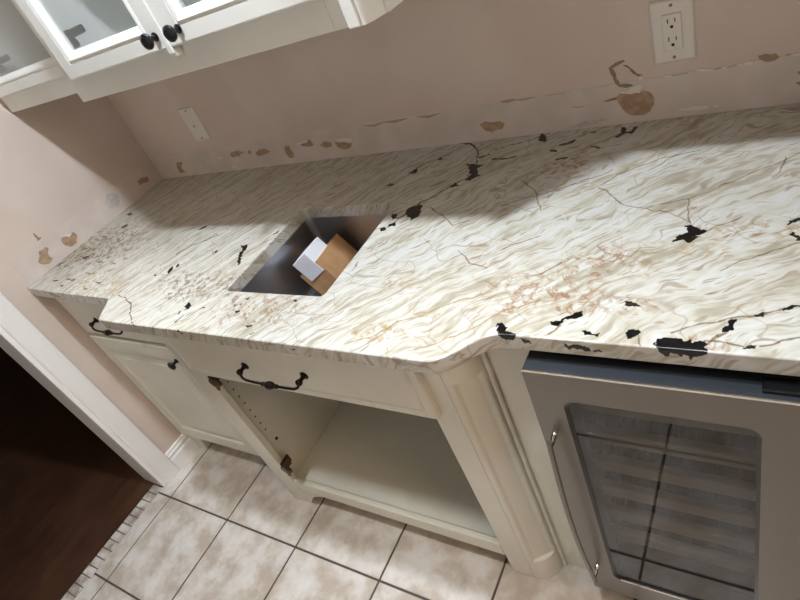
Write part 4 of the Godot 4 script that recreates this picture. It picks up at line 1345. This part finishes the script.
func upper_front(t: Node3D, x0: float, x1: float, zf: float, left: bool) -> void:
	var y0 := 1.348; var y1 := 2.30
	box_obj("stile", Vector3(x0, y0, zf - 0.02), Vector3(x0 + 0.05, y1, zf), M.upper, t)
	box_obj("stile", Vector3(x1 - 0.05, y0, zf - 0.02), Vector3(x1, y1, zf), M.upper, t)
	box_obj("bottom_rail", Vector3(x0 + 0.05, y0, zf - 0.02), Vector3(x1 - 0.05, 1.425, zf), M.upper, t)
	box_obj("top_rail", Vector3(x0 + 0.05, y1 - 0.06, zf - 0.02), Vector3(x1 - 0.05, y1, zf), M.upper, t)
	var d := glass_door(t, x0 + 0.03, 1.398, x1 - 0.03, 2.26, zf + 0.0005, 0.068, 0.05)
	knob(d, Vector3((x1 - 0.065) if left else (x0 + 0.065), 1.43, zf + 0.0195))
	cup_hinge(t, (x0 + 0.05) if left else (x1 - 0.05), 1.478, zf, 1.0 if left else -1.0)

func build_plates() -> void:
	var t := thing("wall_socket", "white double socket on the back wall", "socket")
	plate(t, 1.7990, 1.0925, 0.074, 0.117)
	var st := new_st()
	rings(st, 1.7825, 1.059, 1.8155, 1.126, [[0, 0, 0.0055], [0, 0, 0.0085], [0.0008, 0.0008, 0.009]])
	var r := obj("receptacle", st, M.plate, t)
	st = new_st()
	for cy in [1.1095, 1.0755]:
		bevel_box(st, Vector3(1.7915, cy + 0.001, 0.0088), Vector3(1.7933, cy + 0.0092, 0.0093), 0.0)
		bevel_box(st, Vector3(1.8042, cy + 0.0018, 0.0088), Vector3(1.806, cy + 0.0088, 0.0093), 0.0)
		lathe(st, Vector3(1.7988, cy - 0.0062, 0.0088), Vector3.BACK, [[0.0031, 0.0], [0.0031, 0.0006], [0.0, 0.0006]], 10)
	obj("slots", st, M.slot, r)
	screws(t, 1.799, 1.0925)
	t = thing("light_switch", "white plate with toggle switch on the back wall under the cabinets", "switch")
	plate(t, 0.355, 1.0965, 0.074, 0.116)
	st = new_st()
	rings(st, 0.3495, 1.0845, 0.3605, 1.1085, [[0, 0, 0.0055], [0.0005, 0.0005, 0.0072]])
	bevel_box(st, Vector3(0.3515, 1.088, 0.0065), Vector3(0.3585, 1.0975, 0.015), 0.002)
	obj("toggle", st, M.plate, t)
	screws(t, 0.355, 1.0965)

func plate(t: Node3D, cx: float, cy: float, w: float, h: float) -> void:
	var st := new_st()
	rings(st, cx - w / 2, cy - h / 2, cx + w / 2, cy + h / 2, [[0, 0, 0.0006], [0, 0, 0.003], [0.0015, 0.0015, 0.0048], [0.004, 0.004, 0.0058]])
	obj("plate", st, M.plate, t)

func screws(t: Node3D, cx: float, cy: float) -> void:
	for s in [-1.0, 1.0]:
		var st := new_st()
		lathe(st, Vector3(cx, cy + s * 0.0485, 0.0056), Vector3.BACK, [[0.0032, 0.0], [0.003, 0.0009], [0.0, 0.0013]], 10)
		obj("screw", st, M.steel, t)

func build_carton() -> void:
	# a brown sleeve with a white inner box, leaning in the sink
	var t := thing("carton", "brown cardboard sleeve with white inner box leaning in the sink", "box")
	var e1 := Vector3(0.514, -0.8574, -0.027)
	var e2 := Vector3(-0.1383, -0.0518, -0.989)
	var e3 := Vector3(-0.8466, -0.5121, 0.1452)
	var O := Vector3(1.034, 0.85, 0.4028)
	var st := new_st()
	var b := Basis(e1, e2, e3)
	bevel_box(st, Vector3(0, 0, 0), Vector3(0.09, 0.1246, 0.0852), 0.001)
	var o := obj("sleeve", st, M.cardboard, t)
	o.transform = Transform3D(b, O)
	st = new_st()
	bevel_box(st, Vector3(-0.034, -0.002, 0.006), Vector3(0.03, 0.074, 0.068), 0.001)
	o = obj("inner_box", st, M.white_card, t)
	o.transform = Transform3D(b, O)
